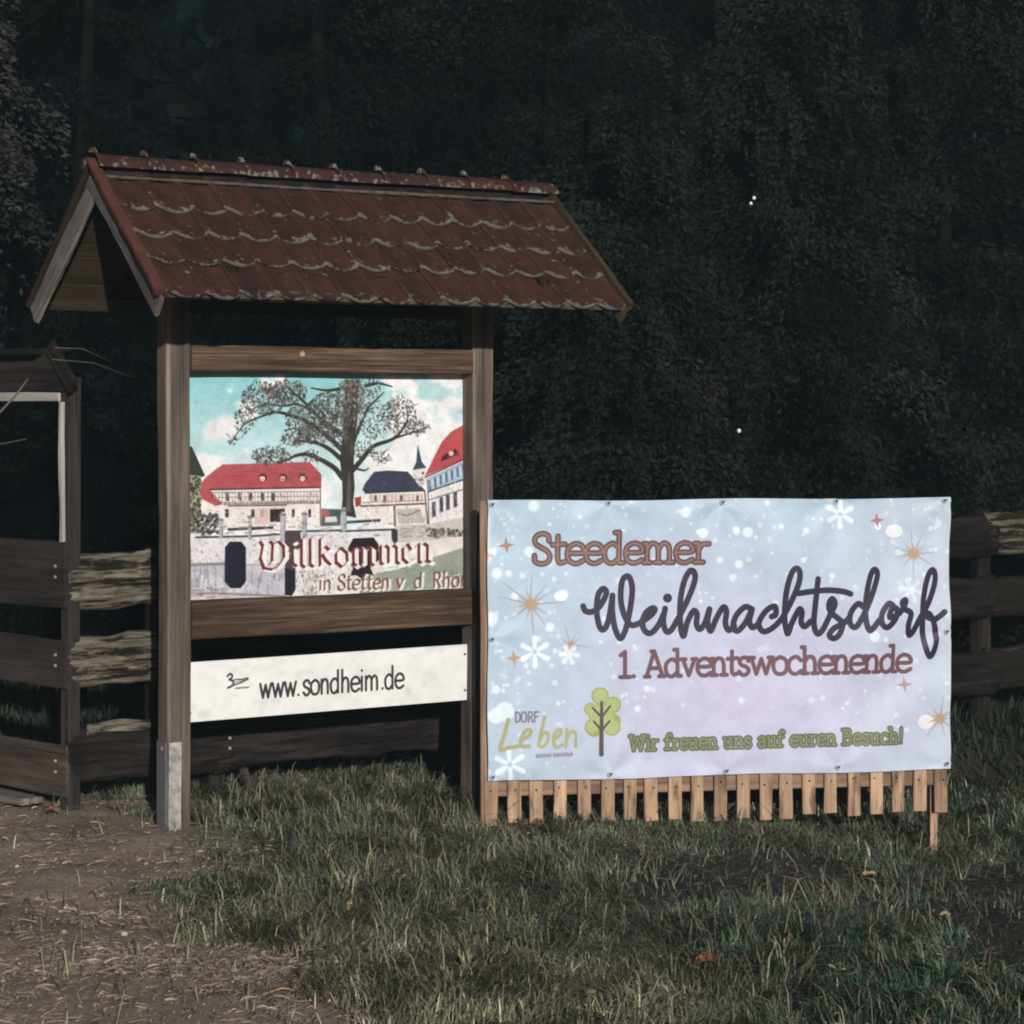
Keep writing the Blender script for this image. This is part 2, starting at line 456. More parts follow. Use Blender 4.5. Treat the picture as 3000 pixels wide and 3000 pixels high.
# ------------------------------------------------------------------ flat print painter
class Print:
    """paints flat print; shapes are given in the print's own survey coordinates, mapped by a homography"""
    def __init__(self, W, H, quad):
        # quad: survey coords of TL, TR, BR, BL
        self.W, self.H = W, H
        dst = [(0, 0), (W, 0), (W, H), (0, H)]
        A, bb = [], []
        for (x, y), (X, Y) in zip(quad, dst):
            A.append([x, y, 1, 0, 0, 0, -X * x, -X * y]); bb.append(X)
            A.append([0, 0, 0, x, y, 1, -Y * x, -Y * y]); bb.append(Y)
        h = np.linalg.solve(np.array(A, float), np.array(bb, float))
        self.h = np.append(h, 1).reshape(3, 3)
        self.sc = W / math.hypot(quad[1][0] - quad[0][0], quad[1][1] - quad[0][1])
        self.a = np.ones((H, W, 3))
        self.T = lambda p: p
    def crop(self, ox, oy, s):
        self.T = lambda p: (ox + p[0] / s, oy + p[1] / s)
        self.k = self.sc / s
    def m(self, pts):
        P = np.array([self.T(p) for p in pts], float)
        q = np.c_[P, np.ones(len(P))] @ self.h.T
        return q[:, :2] / q[:, 2:3]
    def blend(self, x0, y0, al, col):
        h, w = al.shape
        sub = self.a[y0:y0 + h, x0:x0 + w]
        sub += (np.asarray(col, float) / 255.0 - sub) * al[..., None]
    def box(self, q, pad):
        x0 = max(0, int(q[:, 0].min() - pad)); x1 = min(self.W, int(q[:, 0].max() + pad) + 1)
        y0 = max(0, int(q[:, 1].min() - pad)); y1 = min(self.H, int(q[:, 1].max() + pad) + 1)
        return x0, y0, x1, y1
    def poly(self, pts, col, alpha=1.0, raw=False):
        q = np.array(pts, float) if raw else self.m(pts)
        x0, y0, x1, y1 = self.box(q, 2)
        if x1 <= x0 or y1 <= y0: return
        acc = np.zeros((y1 - y0, x1 - x0))
        for sx in (.25, .75):
            for sy in (.25, .75):
                X, Y = np.meshgrid(np.arange(x0, x1) + sx, np.arange(y0, y1) + sy)
                ins = np.zeros(X.shape, bool)
                for (ax, ay), (bx, by) in zip(q, np.roll(q, -1, 0)):
                    if ay == by: continue
                    c = ((ay > Y) != (by > Y)) & (X < (bx - ax) * (Y - ay) / (by - ay) + ax)
                    ins ^= c
                acc += ins
        self.blend(x0, y0, acc / 4 * alpha, col)
    def spline(self, pts, n=8):
        P = np.array(pts, float)
        if len(P) < 3: return P
        Q = np.vstack([2 * P[0] - P[1], P, 2 * P[-1] - P[-2]])
        out = []
        for i in range(1, len(Q) - 2):
            for t in np.linspace(0, 1, n, endpoint=False):
                a, b, c, d = Q[i - 1], Q[i], Q[i + 1], Q[i + 2]
                out.append(.5 * ((2 * b) + (c - a) * t + (2 * a - 5 * b + 4 * c - d) * t * t + (3 * b - a - 3 * c + d) * t ** 3))
        out.append(P[-1])
        return np.array(out)
    def stroke(self, pts, w, col, alpha=1.0, curve=False, w1=None, soft=1.0):
        if curve: pts = self.spline(pts)
        q = self.m(pts)
        hw = w * self.k / 2
        hw1 = hw if w1 is None else w1 * self.k / 2
        pad = max(hw, hw1) + 2 + soft
        x0, y0, x1, y1 = self.box(q, pad)
        if x1 <= x0 or y1 <= y0: return
        al = np.zeros((y1 - y0, x1 - x0))
        n = max(1, len(q) - 1)
        for i in range(n):
            A = q[i]; B = q[min(i + 1, len(q) - 1)]
            bx0, by0, bx1, by1 = self.box(np.array([A, B]), pad)
            if bx1 <= bx0 or by1 <= by0: continue
            X, Y = np.meshgrid(np.arange(bx0, bx1) + .5, np.arange(by0, by1) + .5)
            d = B - A; L2 = float(d @ d) + 1e-9
            t = np.clip(((X - A[0]) * d[0] + (Y - A[1]) * d[1]) / L2, 0, 1)
            D = np.hypot(X - A[0] - t * d[0], Y - A[1] - t * d[1])
            R = hw + (hw1 - hw) * ((i + t) / n)
            v = np.clip((R - D) / soft + .5, 0, 1)
            s = al[by0 - y0:by1 - y0, bx0 - x0:bx1 - x0]
            np.maximum(s, v, out=s)
        self.blend(x0, y0, al * alpha, col)
    def dot(self, x, y, r, col, alpha=1.0, soft=1.0, ry=None):
        n = 18
        if soft <= 1.0 or ry is not None:
            ry = ry or r
            self.poly([(x + r * math.cos(6.2832 * i / n), y + ry * math.sin(6.2832 * i / n)) for i in range(n)], col, alpha)
        else:
            self.stroke([(x, y), (x + .01, y)], 2 * r, col, alpha, soft=soft)
    def nib(self, pts, col, nx, ny, alpha=1.0, off=(0, 0)):
        """broad pen: sweep a slanted nib along the line"""
        for (ax, ay), (bx, by) in zip(pts[:-1], pts[1:]):
            ax += off[0]; bx += off[0]; ay += off[1]; by += off[1]
            hull = [(ax - nx, ay - ny), (ax + nx, ay + ny), (bx + nx, by + ny), (bx - nx, by - ny)]
            self.poly(hull, col, alpha)
            self.stroke([(ax - nx, ay - ny), (ax + nx, ay + ny)], 2.5, col, alpha)
            self.stroke([(bx - nx, by - ny), (bx + nx, by + ny)], 2.5, col, alpha)
    def image(self, name):
        im = bpy.data.images.new(name, self.W, self.H, alpha=False)
        px = np.ones((self.H, self.W, 4), np.float32)
        px[..., :3] = np.clip(self.a[::-1], 0, 1)
        im.pixels.foreach_set(px.ravel())
        im.update()
        im.pack()
        return im

def print_material(name, im, rough=0.5, weave=0.0):
    m, nt, b = new_mat(name)
    t = N(nt, "ShaderNodeTexImage", image=im)
    t.extension = 'EXTEND'
    tc = N(nt, "ShaderNodeTexCoord")
    n = N(nt, "ShaderNodeTexNoise", i_Scale=9.0, i_Detail=7.0, i_Roughness=0.7)
    nt.links.new(tc.outputs["Object"], n.inputs["Vector"])
    r = ramp(nt, n.outputs[0], [(0.32, (.86, .855, .84, 1)), (0.6, (1, 1, 1, 1))])
    c = mix(nt, 0.8, t.outputs[0], r.outputs[0], 'MULTIPLY')
    nt.links.new(c, b.inputs["Base Color"])
    b.inputs["Roughness"].default_value = rough
    if weave:
        n2 = N(nt, "ShaderNodeTexNoise", i_Scale=220.0, i_Detail=2.0)
        nt.links.new(tc.outputs["Object"], n2.inputs["Vector"])
        bp = N(nt, "ShaderNodeBump", i_Strength=weave, i_Distance=0.002)
        nt.links.new(n2.outputs[0], bp.inputs["Height"]); nt.links.new(bp.outputs[0], b.inputs["Normal"])
    return m

# a small stroke alphabet: baseline 0, x-height 1, ascender 1.55; (width, curved strokes, straight strokes, serif strokes)
def _e(): return ([[(.08, .52), (.9, .55), (.84, .88), (.5, 1.0), (.15, .82), (.05, .45), (.2, .1), (.55, 0), (.92, .16)]], [], [])
GL = {
 'S': (1.0, [[(.88, 1.15), (.82, 1.42), (.5, 1.52), (.16, 1.36), (.14, 1.05), (.4, .85), (.75, .65), (.92, .38), (.8, .1), (.45, 0), (.12, .12), (.08, .42)]], [], []),
 't': (.72, [[(.32, 1.38), (.3, .3), (.42, .04), (.7, .1)]], [[(.02, .95), (.68, .98)]], []),
 'e': (.95,) + _e(),
 'd': (1.1, [[(.82, .8), (.5, 1.0), (.15, .8), (.06, .48), (.18, .1), (.5, 0), (.82, .25)]], [[(.84, 1.55), (.84, .02)]], [[(.62, 1.55), (.84, 1.55)], [(.84, .02), (1.06, .02)]]),
 'm': (1.65, [[(.2, .7), (.45, .98), (.72, .9), (.8, .6)], [(.8, .7), (1.05, .98), (1.32, .9), (1.4, .6)]], [[(.2, .97), (.2, .02)], [(.8, .62), (.8, .02)], [(1.4, .62), (1.4, .02)]],
       [[(.02, .97), (.2, .97)], [(.02, .02), (.38, .02)], [(.64, .02), (.96, .02)], [(1.24, .02), (1.6, .02)]]),
 'n': (1.12, [[(.2, .68), (.45, .98), (.76, .92), (.86, .6)]], [[(.2, .97), (.2, .02)], [(.86, .62), (.86, .02)]], [[(.02, .97), (.2, .97)], [(.02, .02), (.4, .02)], [(.68, .02), (1.06, .02)]]),
 'r': (.85, [[(.25, .62), (.45, .92), (.78, .95)]], [[(.25, .97), (.25, .02)]], [[(.05, .97), (.25, .97)], [(.05, .02), (.5, .02)]]),
 'A': (1.35, [], [[(.12, .02), (.64, 1.48)], [(.64, 1.48), (1.18, .02)], [(.34, .5), (.98, .5)]], [[(0, .02), (.32, .02)], [(.95, .02), (1.32, .02)], [(.45, 1.48), (.64, 1.48)]]),
 'v': (1.05, [], [[(.12, .98), (.5, .04)], [(.5, .04), (.9, .98)]], [[(0, .98), (.3, .98)], [(.74, .98), (1.02, .98)]]),
 'w': (1.5, [], [[(.1, .98), (.42, .04)], [(.42, .04), (.75, .9)], [(.75, .9), (1.05, .04)], [(1.05, .04), (1.4, .98)]], [[(0, .98), (.28, .98)], [(1.22, .98), (1.5, .98)]]),
 's': (.82, [[(.7, .8), (.6, .98), (.35, 1.0), (.12, .84), (.2, .6), (.55, .45), (.72, .25), (.55, .02), (.3, 0), (.08, .18)]], [], []),
 'o': (1.02, [[(.5, 1.0), (.14, .8), (.06, .45), (.2, .1), (.5, 0), (.82, .12), (.94, .5), (.84, .84), (.5, 1.0)]], [], []),
 'c': (.92, [[(.84, .78), (.55, 1.0), (.16, .82), (.05, .45), (.2, .1), (.52, 0), (.86, .18)]], [], []),
 'h': (1.12, [[(.2, .68), (.45, .98), (.76, .92), (.86, .6)]], [[(.2, 1.55), (.2, .02)], [(.86, .62), (.86, .02)]], [[(.0, 1.55), (.2, 1.55)], [(.02, .02), (.4, .02)], [(.68, .02), (1.06, .02)]]),
 'i': (.5, [], [[(.25, .97), (.25, .02)], [(.25, 1.4), (.25, 1.41)]], [[(.06, .97), (.25, .97)], [(.04, .02), (.46, .02)]]),
 'f': (.78, [[(.78, 1.38), (.6, 1.55), (.35, 1.4), (.3, 1.1)]], [[(.3, 1.15), (.3, .02)], [(.05, .95), (.68, .95)]], [[(.08, .02), (.55, .02)]]),
 'u': (1.12, [[(.2, .4), (.28, .06), (.55, .02), (.86, .3)]], [[(.2, .97), (.2, .4)], [(.86, .97), (.86, .02)]], [[(.02, .97), (.2, .97)], [(.66, .97), (.86, .97)], [(.86, .02), (1.06, .02)]]),
 'a': (1.0, [[(.14, .84), (.4, 1.0), (.7, .92), (.78, .6), (.78, .1), (.95, .03)], [(.78, .56), (.35, .52), (.1, .28), (.3, .0), (.6, .06), (.78, .3)]], [], []),
 'W': (1.9, [], [[(.15, 1.48), (.5, .04)], [(.5, .04), (.95, 1.3)], [(.95, 1.3), (1.35, .04)], [(1.35, .04), (1.75, 1.48)]], [[(0, 1.48), (.38, 1.48)], [(1.5, 1.48), (1.9, 1.48)]]),
 'B': (1.2, [[(.25, 1.48), (.8, 1.45), (.9, 1.1), (.75, .8), (.25, .78)], [(.3, .78), (.9, .74), (1.05, .4), (.85, .05), (.25, .02)]], [[(.25, 1.48), (.25, .02)]], [[(.02, 1.48), (.25, 1.48)], [(.02, .02), (.25, .02)]]),
 'D': (1.15, [[(.2, 1.48), (.7, 1.42), (.98, 1.0), (.98, .5), (.7, .08), (.2, .02)]], [[(.2, 1.48), (.2, .02)]], []),
 'O': (1.2, [[(.55, 1.5), (.2, 1.3), (.1, .75), (.2, .2), (.55, 0), (.9, .2), (1.0, .75), (.9, 1.3), (.55, 1.5)]], [], []),
 'R': (1.15, [[(.2, 1.48), (.75, 1.44), (.92, 1.12), (.75, .8), (.2, .76)]], [[(.2, 1.48), (.2, .02)], [(.5, .76), (1.0, .02)]], []),
 'F': (1.0, [], [[(.2, 1.48), (.2, .02)], [(.2, 1.48), (.9, 1.48)], [(.2, .8), (.75, .8)]], []),
 '1': (.7, [], [[(.35, 1.48), (.35, .02)], [(.08, 1.3), (.35, 1.48)]], [[(.05, .02), (.66, .02)]]),
 '.': (.42, [], [[(.2, .06), (.21, .06)]], []),
 '!': (.5, [], [[(.25, 1.5), (.25, .5)], [(.25, .06), (.26, .06)]], []),
 ' ': (.6, [], [], []),
}
def text_paths(s, p0, p1, xh, serif=True, slant=0.0, track=0.0):
    """paths for s fitted between survey points p0 and p1 on the baseline"""
    tot = sum(GL[c][0] + track for c in s) - track
    dx, dy = (p1[0] - p0[0]) / tot, (p1[1] - p0[1]) / tot
    out, x = [], 0.0
    for c in s:
        w, cu, st, se = GL[c]
        for grp, cv in ((cu, True), (st, False), (se if serif else [], False)):
            for path in grp:
                out.append((cv, [(p0[0] + dx * (x + a + slant * b), p0[1] + dy * (x + a) - xh * b) for a, b in path]))
        x += w + track
    return out
def text(pr, s, p0, p1, xh, layers, serif=True, slant=0.0, track=0.0):
    P = text_paths(s, p0, p1, xh, serif, slant, track)
    for w, col, al in layers:
        for cv, path in P:
            pr.stroke(path, w, col, al, curve=cv)

# ================================================================== LARGE STRUCTURE
# ---- ground
def cover(x, y):
    """weights of bare dirt (left), dark turned soil (right), remaining is turf"""
    nz = fbm(x * 2.3, y * 2.3, 31, 4) - .5
    nz2 = fbm(x * 6.0, y * 6.0, 37, 3) - .5
    # dirt edge runs from the left post foot to the near edge
    ex = -1.50 + (11.76 - y) * 0.30
    d = (ex - x) + nz * 1.6 + nz2 * .6
    dirt = smooth(-.35, .35, d) * smooth(13.2, 12.4, y + .15 * x)
    wd = np.where(x > 1.3, .80 + (x - 1.3) * .65, .80)
    cy = 11.5 + nz * .5
    soil = smooth(1.15, .55, np.abs(y - cy) / wd) * np.maximum(smooth(.05, .9, x + nz * .9), 0) 
    return dirt, soil * .95

def axis(lo, hi, step, far, growth=1.35):
    a = list(np.arange(lo, hi + step / 2, step))
    s = step; v = hi
    while v < far:
        s *= growth; v += s; a.append(v)
    s = step; v = lo
    while v > -far:
        s *= growth; v -= s; a.insert(0, v)
    return np.array(a)
gx = axis(-4.2, 4.4, .045, 160); gy = axis(6.5, 17.0, .045, 160)
GX, GY = np.meshgrid(gx, gy)
GZ = ground_z(GX, GY)
dirt, soil = cover(GX, GY)
n1 = fbm(GX * 3, GY * 3, 3, 4)[..., None]
turf = np.array([.075, .072, .046]) * (.6 + .8 * n1)
dcol = np.array([.41, .318, .26]) * (.62 + .75 * n1)
scol = np.array([.040, .031, .027]) * (.6 + .8 * n1)
C = turf + (dcol - turf) * dirt[..., None]
C = C + (scol - C) * soil[..., None]
nx_, ny_ = len(gx), len(gy)
idx = np.arange(nx_ * ny_).reshape(ny_, nx_)
fc = np.stack([idx[:-1, :-1], idx[:-1, 1:], idx[1:, 1:], idx[1:, :-1]], -1).reshape(-1, 4)
g = link("ground", np_mesh(np.stack([GX, GY, GZ], -1).reshape(-1, 3), fc, C.reshape(-1, 3), True), M_GROUND)
tag(g, kind="structure")

# ---- the roofed welcome board
TH = math.radians(33.7)
U = Vector((math.cos(TH), math.sin(TH), 0)); Vv = Vector((-math.sin(TH), math.cos(TH), 0))
O = Vector((-.2056, 12.85, 0))
def sh(u, v, z): return O + U * u + Vv * v + Vector((0, 0, z))      # shelter coords -> world
board_root = empty("welcome_board", O, TH)
tag(board_root, "timber welcome board under a red tiled roof with a village picture between two posts", "notice board")
PW = .13
zx = lambda u, v, z0: frame((u, v, z0), (0, 0, 1), (0, 1, 0))
for k, (u0, z1) in enumerate(((-1.803, 3.0), (0.0, 3.0))):
    me = board(z1 + .25, PW, PW, 26, .004, 21 + k, .017)
    p = linkm("post", me, M_POST, board_root, zx(u0 + PW / 2, PW / 2, -.25))
# steel anchor and flaked paint at the left post's foot
linkm("post_anchor", board(.55, .10, .006, 4, 0, 3, .001), M_STEEL, board_root, frame((-1.808, .065, -.12), (0, 0, 1), (0, 1, 0)))
linkm("anchor_plate", board(.53, .006, .068, 8, .001, 5, .001), M_PAINT, board_root, frame((-1.768, -.005, -.10), (0, 0, 1), (0, 1, 0)))
linkm("bolt", disc_mesh(.014, .012), M_STEEL, board_root, frame((-1.812, .05, .395), (0, 1, 0), z=(-1, 0, 0)))
def ubeam(name, u0, u1, v, z, t, h, mat, seed, wob=.002, ch=.006):
    return linkm(name, board(u1 - u0, t, h, 14, wob, seed, ch), mat, board_root, frame((u0, v, z), (1, 0, 0), (0, 1, 0)))
ubeam("top_beam", -1.671, -.002, .052, 2.339, .10, .128, M_BEAM, 31)
linkm("knot", disc_mesh(.016, .004, 7), M_SLAT, board_root, frame((-1.045, .002, 2.368), (1, 0, 0), z=(0, -1, 0)))
ubeam("bottom_beam", -1.671, -.002, .048, 1.024, .10, .19, M_BEAM, 32, .003)
ubeam("ridge_beam", -2.12, .47, .07, 3.20, .09, .14, M_DARKW, 33)
for s, v in ((-1, -.52), (1, .70)):
    ubeam("purlin", -1.80, .13, v, 2.70, .07, .09, M_DARKW, 34 + s)
for k, u in enumerate((-1.738, .065)):
    linkm("tie_beam", board(1.30, .06, .10, 8, .002, 40 + k), M_DARKW, board_root, frame((u, -.58, 2.72), (0, 1, 0), z=(0, 0, 1)))
# roof planes
RV, RZ = .07, 3.287
PC, PS = math.cos(math.radians(40.6)), math.sin(math.radians(40.6))
sl = Vector((0, -PC, -PS)); nf = Vector((0, -PS, PC))
sb = Vector((0, PC, -PS)); nb = Vector((0, PS, PC))
UL, UR = -2.176, .515
for side, (d, n) in enumerate(((sl, nf), (sb, nb))):
    for k in range(5):
        o = Vector((UL + .03, RV, RZ)) + d * (.105 + .2 * k) - n * .042
        linkm("roof_board", board(UR - UL - .06, .196, .018, 10, .001, 50 + side * 5 + k, .003), M_SARK, board_root, frame(o, (1, 0, 0), y=-d))
    for e, u in enumerate((UL + .012, UR - .014)):
        o = Vector((u, RV, RZ)) + d * .02 - n * (.066 if e == 0 else .052)
        linkm("bargeboard", board(1.01, .022, .115 if e == 0 else .085, 20, .006 if e == 0 else .001, 70 + side * 2 + e, .004), M_BARGE if e == 0 else M_SARK, board_root,
              frame(o, d, z=n))
M_EAVE = plain("mossy_eave_board", (.095, .085, .06, 1), .95, 0, .75, 22)
linkm("eave_board", board(UR - UL - .05, .03, .034, 40, .002, 99, .004), M_EAVE, board_root, frame(Vector((UL + .03, RV, RZ)) + sl * 1.004 - nf * .012, (1, 0, 0), y=-sl))
# pantiles: one mesh per variant
PITCH = (UR - UL) / 14.35
def tile_mesh(w, ln, seed, seg=10):
    r = random.Random(seed)
    prof = [(-.02, .012), (.03, .018), (.09, .0195), (.19, .0165), (.32, .0095), (.48, .003), (.64, 0), (.80, .0015), (.93, .005), (1.05, .010)]
    edge = [0, 0, -.002, -.009, -.017, -.022, -.023, -.021, -.015, -.006]
    V, C, Fc = [], [], []
    n = len(prof); kk = (.95, .70, .84, .55, .9, .62, .78)[seed % 7]
    jz = [r.uniform(-.0015, .0015) for _ in prof]
    for row, (y, lift) in enumerate(((0, .030), (.009, .031), (.055, .0285), (ln, 0.0))):
        for i, (p, z) in enumerate(prof):
            V.append((p * w, y + edge[i] * (1, 1, .6, 0)[row] + (r.uniform(-.002, .002) if row == 0 else 0), z + lift + jz[i])); C.append(((1.0, .40, .10, 0)[row]) * kk * (.8 + .35 * math.sin(i * .9 + seed)))
    for row in range(3):
        for i in range(n - 1):
            a = row * n + i
            Fc.append((a, a + 1, a + 1 + n, a + n))
    b0 = len(V)
    for i, (p, z) in enumerate(prof):
        V.append((p * w, .002 + edge[i], z + .030 - .014)); C.append(.85 * kk)
    for i in range(n - 1):
        Fc.append((b0 + i, b0 + i + 1, i + 1, i))
    b1 = len(V)
    for i, (p, z) in enumerate(prof):
        V.append((p * w, ln, z - .017)); C.append(0)
    for i in range(n - 1):
        Fc.append((b1 + i, b1 + i + 1, b0 + i + 1, b0 + i))
    V = np.array(V)
    me = mesh(V, Fc, True)
    at = me.color_attributes.new("tint", 'FLOAT_COLOR', 'POINT')
    for i, c in enumerate(C):
        at.data[i].color = (c, c, c, 1)
    me.materials.append(M_TILE)
    try:
        me.set_sharp_from_angle(angle=math.radians(50))
    except Exception:
        pass
    return me
TILES = [tile_mesh(PITCH, .33, 900 + k) for k in range(7)]
EDGES = (.35, .56, .77, 1.022)
for row, s in enumerate(EDGES):
    for k in range(14):
        jit = RND.uniform(-.006, .006)
        o = Vector((UL + .02 + k * PITCH, RV, RZ)) + sl * (s + jit) - nf * (.022 + (.0 if row else 0))
        ob = linkm("tile", TILES[RND.randrange(7)], None, board_root, frame(o, (1, 0, RND.uniform(-.012, .012)), y=-sl + nf * RND.uniform(-.006, .006)))
# rear slope carries the same tiles; joined because nothing of it shows from the front
V, Fc = [], []
src = TILES[0]
for row, s in enumerate(EDGES):
    for k in range(14):
        o = Vector((UR - .02 - k * PITCH, RV, RZ)) + sb * s - nb * .022
        Mx = frame(o, (-1, 0, 0), y=-sb)
        b0 = len(V)
        V += [Mx @ v.co for v in src.vertices]
        Fc += [tuple(b0 + i for i in p.vertices) for p in src.polygons]
rt = link("rear_tiles", mesh(V, Fc, True), M_TILE, board_root); rt["kind"] = "stuff"
# verge tiles with a turned-down lip on the left edge, thin board on the right
for row, s in enumerate(EDGES):
    ln = .37 if row == 0 else .27
    o = Vector((UL - .004, RV, RZ)) + sl * s + nf * .008
    linkm("verge_tile", board(ln, .052, .030, 4, .002, 80 + row, .006), M_VERGE, board_root, frame(o, -sl, z=nf))
for d, n in ((sl, nf), (sb, nb)):
    linkm("verge_board", board(1.03, .03, .05, 10, .0015, 90, .004), M_RAIL if False else M_SARK, board_root, frame(Vector((UR + .004, RV, RZ)) + d * .0 + n * .006, d, z=n))
linkm("verge_strip", board(1.02, .03, .03, 8, .001, 93, .004), M_SARK, board_root, frame(Vector((UL - .002, RV, RZ)) + sb * .02 + nb * .014, sb, z=nb))
# ridge caps
def ridge_mesh(ln, seed):
    r = random.Random(seed)
    V, C, Fc = [], [], []
    n = 9
    for i, (t, k) in enumerate(((0, 1.10), (.035, 1.12), (.06, 1.0), (.5, .97), (ln / .27, .93))):
        x = t * .27 if i else -.012
        for j in range(n):
            a = math.pi * (j / (n - 1)) 
            rr = .088 * k * (1 + r.uniform(-.015, .015))
            zz = rr * math.sin(a) * .80
            V.append((x, -rr * math.cos(a) * 1.08, zz - .055)); C.append((.36, .20, .30, .56)[(i * 3 + seed) % 4] if j in (0, n - 1) else ((.12, .42, .08, .28)[(i + seed) % 4] if j in (1, n - 2) else .12))
    for i in range(4):
        for j in range(n - 1):
            a = i * n + j
            Fc.append((a, a + n, a + n + 1, a + 1))
    # nose knob on the top of the collar
    b = len(V)
    ztop = .088 * 1.12 * .80 - .055
    for (x, y, z) in ((-.014, -.016, -.006), (.022, -.016, -.006), (.022, .016, -.006), (-.014, .016, -.006), (-.012, -.012, .026), (.010, -.012, .022), (.010, .012, .022), (-.012, .012, .026)):
        V.append((x, y, ztop + z * .8)); C.append(.45)
    for f in ((4, 5, 6, 7), (0, 1, 5, 4), (1, 2, 6, 5), (2, 3, 7, 6), (3, 0, 4, 7)):
        Fc.append(tuple(b + i for i in f))
    me = mesh(V, Fc)
    at = me.color_attributes.new("tint", 'FLOAT_COLOR', 'POINT')
    for i, c in enumerate(C):
        at.data[i].color = (c, c, c, 1)
    me.materials.append(M_TILE)
    return me
RP = (UR - UL) / 10
RID = [ridge_mesh(RP + .03, 300 + k) for k in range(7)]
for k in range(10):
    linkm("ridge_tile", RID[(k * 5 + k // 3) % 7], None, board_root, frame((UL + k * RP, RV, RZ + .036 + RND.uniform(-.003, .003)), (1, RND.uniform(-.01, .01), RND.uniform(-.008, .008)), y=(0, 1, 0)))
# mortar bed under the ridge caps, front side
linkm("ridge_mortar", board(UR - UL - .02, .014, .014, 40, .003, 97, .004), plain("lichened_mortar", (.085, .08, .06, 1), .95, 0, .7, 16), board_root,
      frame(Vector((UL + .01, RV, RZ)) + sl * .118 + nf * .010, (1, 0, 0), y=-sl))

# ---- picture panel (recessed) with its printed village view
def quad_of(pts): return [proj(p) for p in pts]
PU0, PU1, PZ0, PZ1, PVd = -1.690, .006, 1.085, 2.30, .118
PW_, PH_ = 1160, 800
pic = Print(PW_, PH_, quad_of([sh(PU0, PVd, PZ1), sh(PU1, PVd, PZ1), sh(PU1, PVd, PZ0), sh(PU0, PVd, PZ0)]))
pic.crop(520, 1080, 1932 / 880)
def paint_village(p):
    H, W = p.a.shape[:2]
    Y, X = np.mgrid[0:H, 0:W]
    t = (Y / H)[..., None]; s = (X / W)[..., None]
    teal = np.array([138, 200, 207]) / 255; pale = np.array([222, 236, 238]) / 255
    skyc = teal + (pale - teal) * np.clip(t * 1.9 + np.maximum(0, s - .5) * .9, 0, 1)
    cl = fbm(X / 130, Y / 80, 4, 5)
    cm = smooth(.52, .66, cl + .33 * smooth(.55, 1, X / W) + .22 * smooth(.2, .5, Y / H) - .12)[..., None]
    p.a[:] = skyc + (np.array([.955, .945, .95]) - skyc) * cm
    g2 = smooth(.5, .75, fbm(X / 90 + 9, Y / 50, 8, 4))[..., None] * (smooth(.7, .95, X / W) * (1 - smooth(.2, .34, Y / H)))[..., None]
    p.a[:] += (np.array([165, 195, 205]) / 255 - p.a) * g2 * .8
    for (x, y, r) in ((250, 395, 55), (310, 380, 60), (360, 375, 45), (210, 410, 40)):
        p.dot(x, y, r, (238, 232, 234), .9, soft=30)
    # houses
    p.poly([(60, 500), (92, 500), (178, 690), (150, 700), (60, 690)], (52, 60, 55))
    p.poly([(60, 680), (150, 690), (170, 880), (140, 1060), (60, 1060)], (150, 148, 128))
    p.poly([(140, 1000), (140, 860), (300, 880), (300, 1010)], (120, 120, 112))
    wall = (238, 230, 226)
    p.poly([(205, 770), (918, 760), (918, 1010), (150, 1040), (150, 850)], wall)
    red = (180, 86, 88)
    p.poly([(150, 740), (180, 700), (290, 616), (850, 600), (925, 680), (925, 762), (205, 776), (160, 790)], red)
    p.poly([(520, 640), (560, 680), (700, 760), (420, 765), (300, 700)], (190, 66, 70), .25)
    p.poly([(145, 765), (205, 776), (292, 872), (245, 884), (145, 832)], (176, 80, 82))
    p.stroke([(208, 778), (920, 764)], 8, (70, 48, 48))
    for x in range(225, 910, 21):
        p.stroke([(x, 792), (x, 856)], 3.2, (120, 98, 100), .9)
    for y in (795, 826, 858):
        p.stroke([(220, y + 3), (915, y - 6)], 4, (110, 86, 88), .8)
    for x in (322, 398, 470, 545, 615):
        p.poly([(x - 10, 800), (x + 12, 800), (x + 12, 850), (x - 10, 850)], (72, 70, 78))
    p.stroke([(300, 872), (915, 862)], 12, (150, 138, 138))
    p.stroke([(330, 884), (700, 878)], 6, (70, 60, 60))
    for x, w in ((318, 12), (486, 12), (545, 13), (745, 9), (850, 9)):
        p.poly([(x - w, 905), (x + w, 903), (x + w, 955), (x - w, 957)], (62, 60, 66))
    p.poly([(495, 900), (585, 898), (585, 1000), (495, 1000)], (226, 190, 184), .8)
    p.poly([(595, 905), (690, 900), (690, 985), (595, 988)], (52, 40, 42))
    p.stroke([(918, 765), (920, 1010)], 7, (96, 80, 80))
    for x in (548, 678, 806):
        p.dot(x, 702, 27, (66, 40, 42)); p.dot(x - 2, 708, 18, (246, 232, 214))
    # dark-roofed house
    p.poly([(1185, 790), (1590, 780), (1608, 1000), (1175, 1010), (1160, 900)], wall)
    p.poly([(1140, 830), (1182, 822), (1180, 880), (1145, 890)], (170, 60, 60))
    p.poly([(1188, 782), (1205, 740), (1265, 664), (1350, 655), (1480, 662), (1590, 780), (1210, 798)], (62, 64, 84))
    p.stroke([(1205, 800), (1590, 785)], 7, (40, 38, 50))
    for x in range(1240, 1590, 27):
        p.stroke([(x, 806), (x, 862)], 6, (206, 168, 150)); p.stroke([(x + 10, 806), (x + 10, 860)], 3, (120, 96, 92))
    p.stroke([(1180, 885), (1600, 868)], 9, (84, 70, 72)); p.stroke([(1190, 862), (1590, 846)], 4, (150, 110, 104))
    for x in (1275, 1335, 1440, 1545):
        p.poly([(x - 10, 815), (x + 8, 815), (x + 8, 852), (x - 10, 852)], (104, 92, 96))
    p.stroke([(1590, 790), (1610, 1000)], 9, (84, 74, 80))
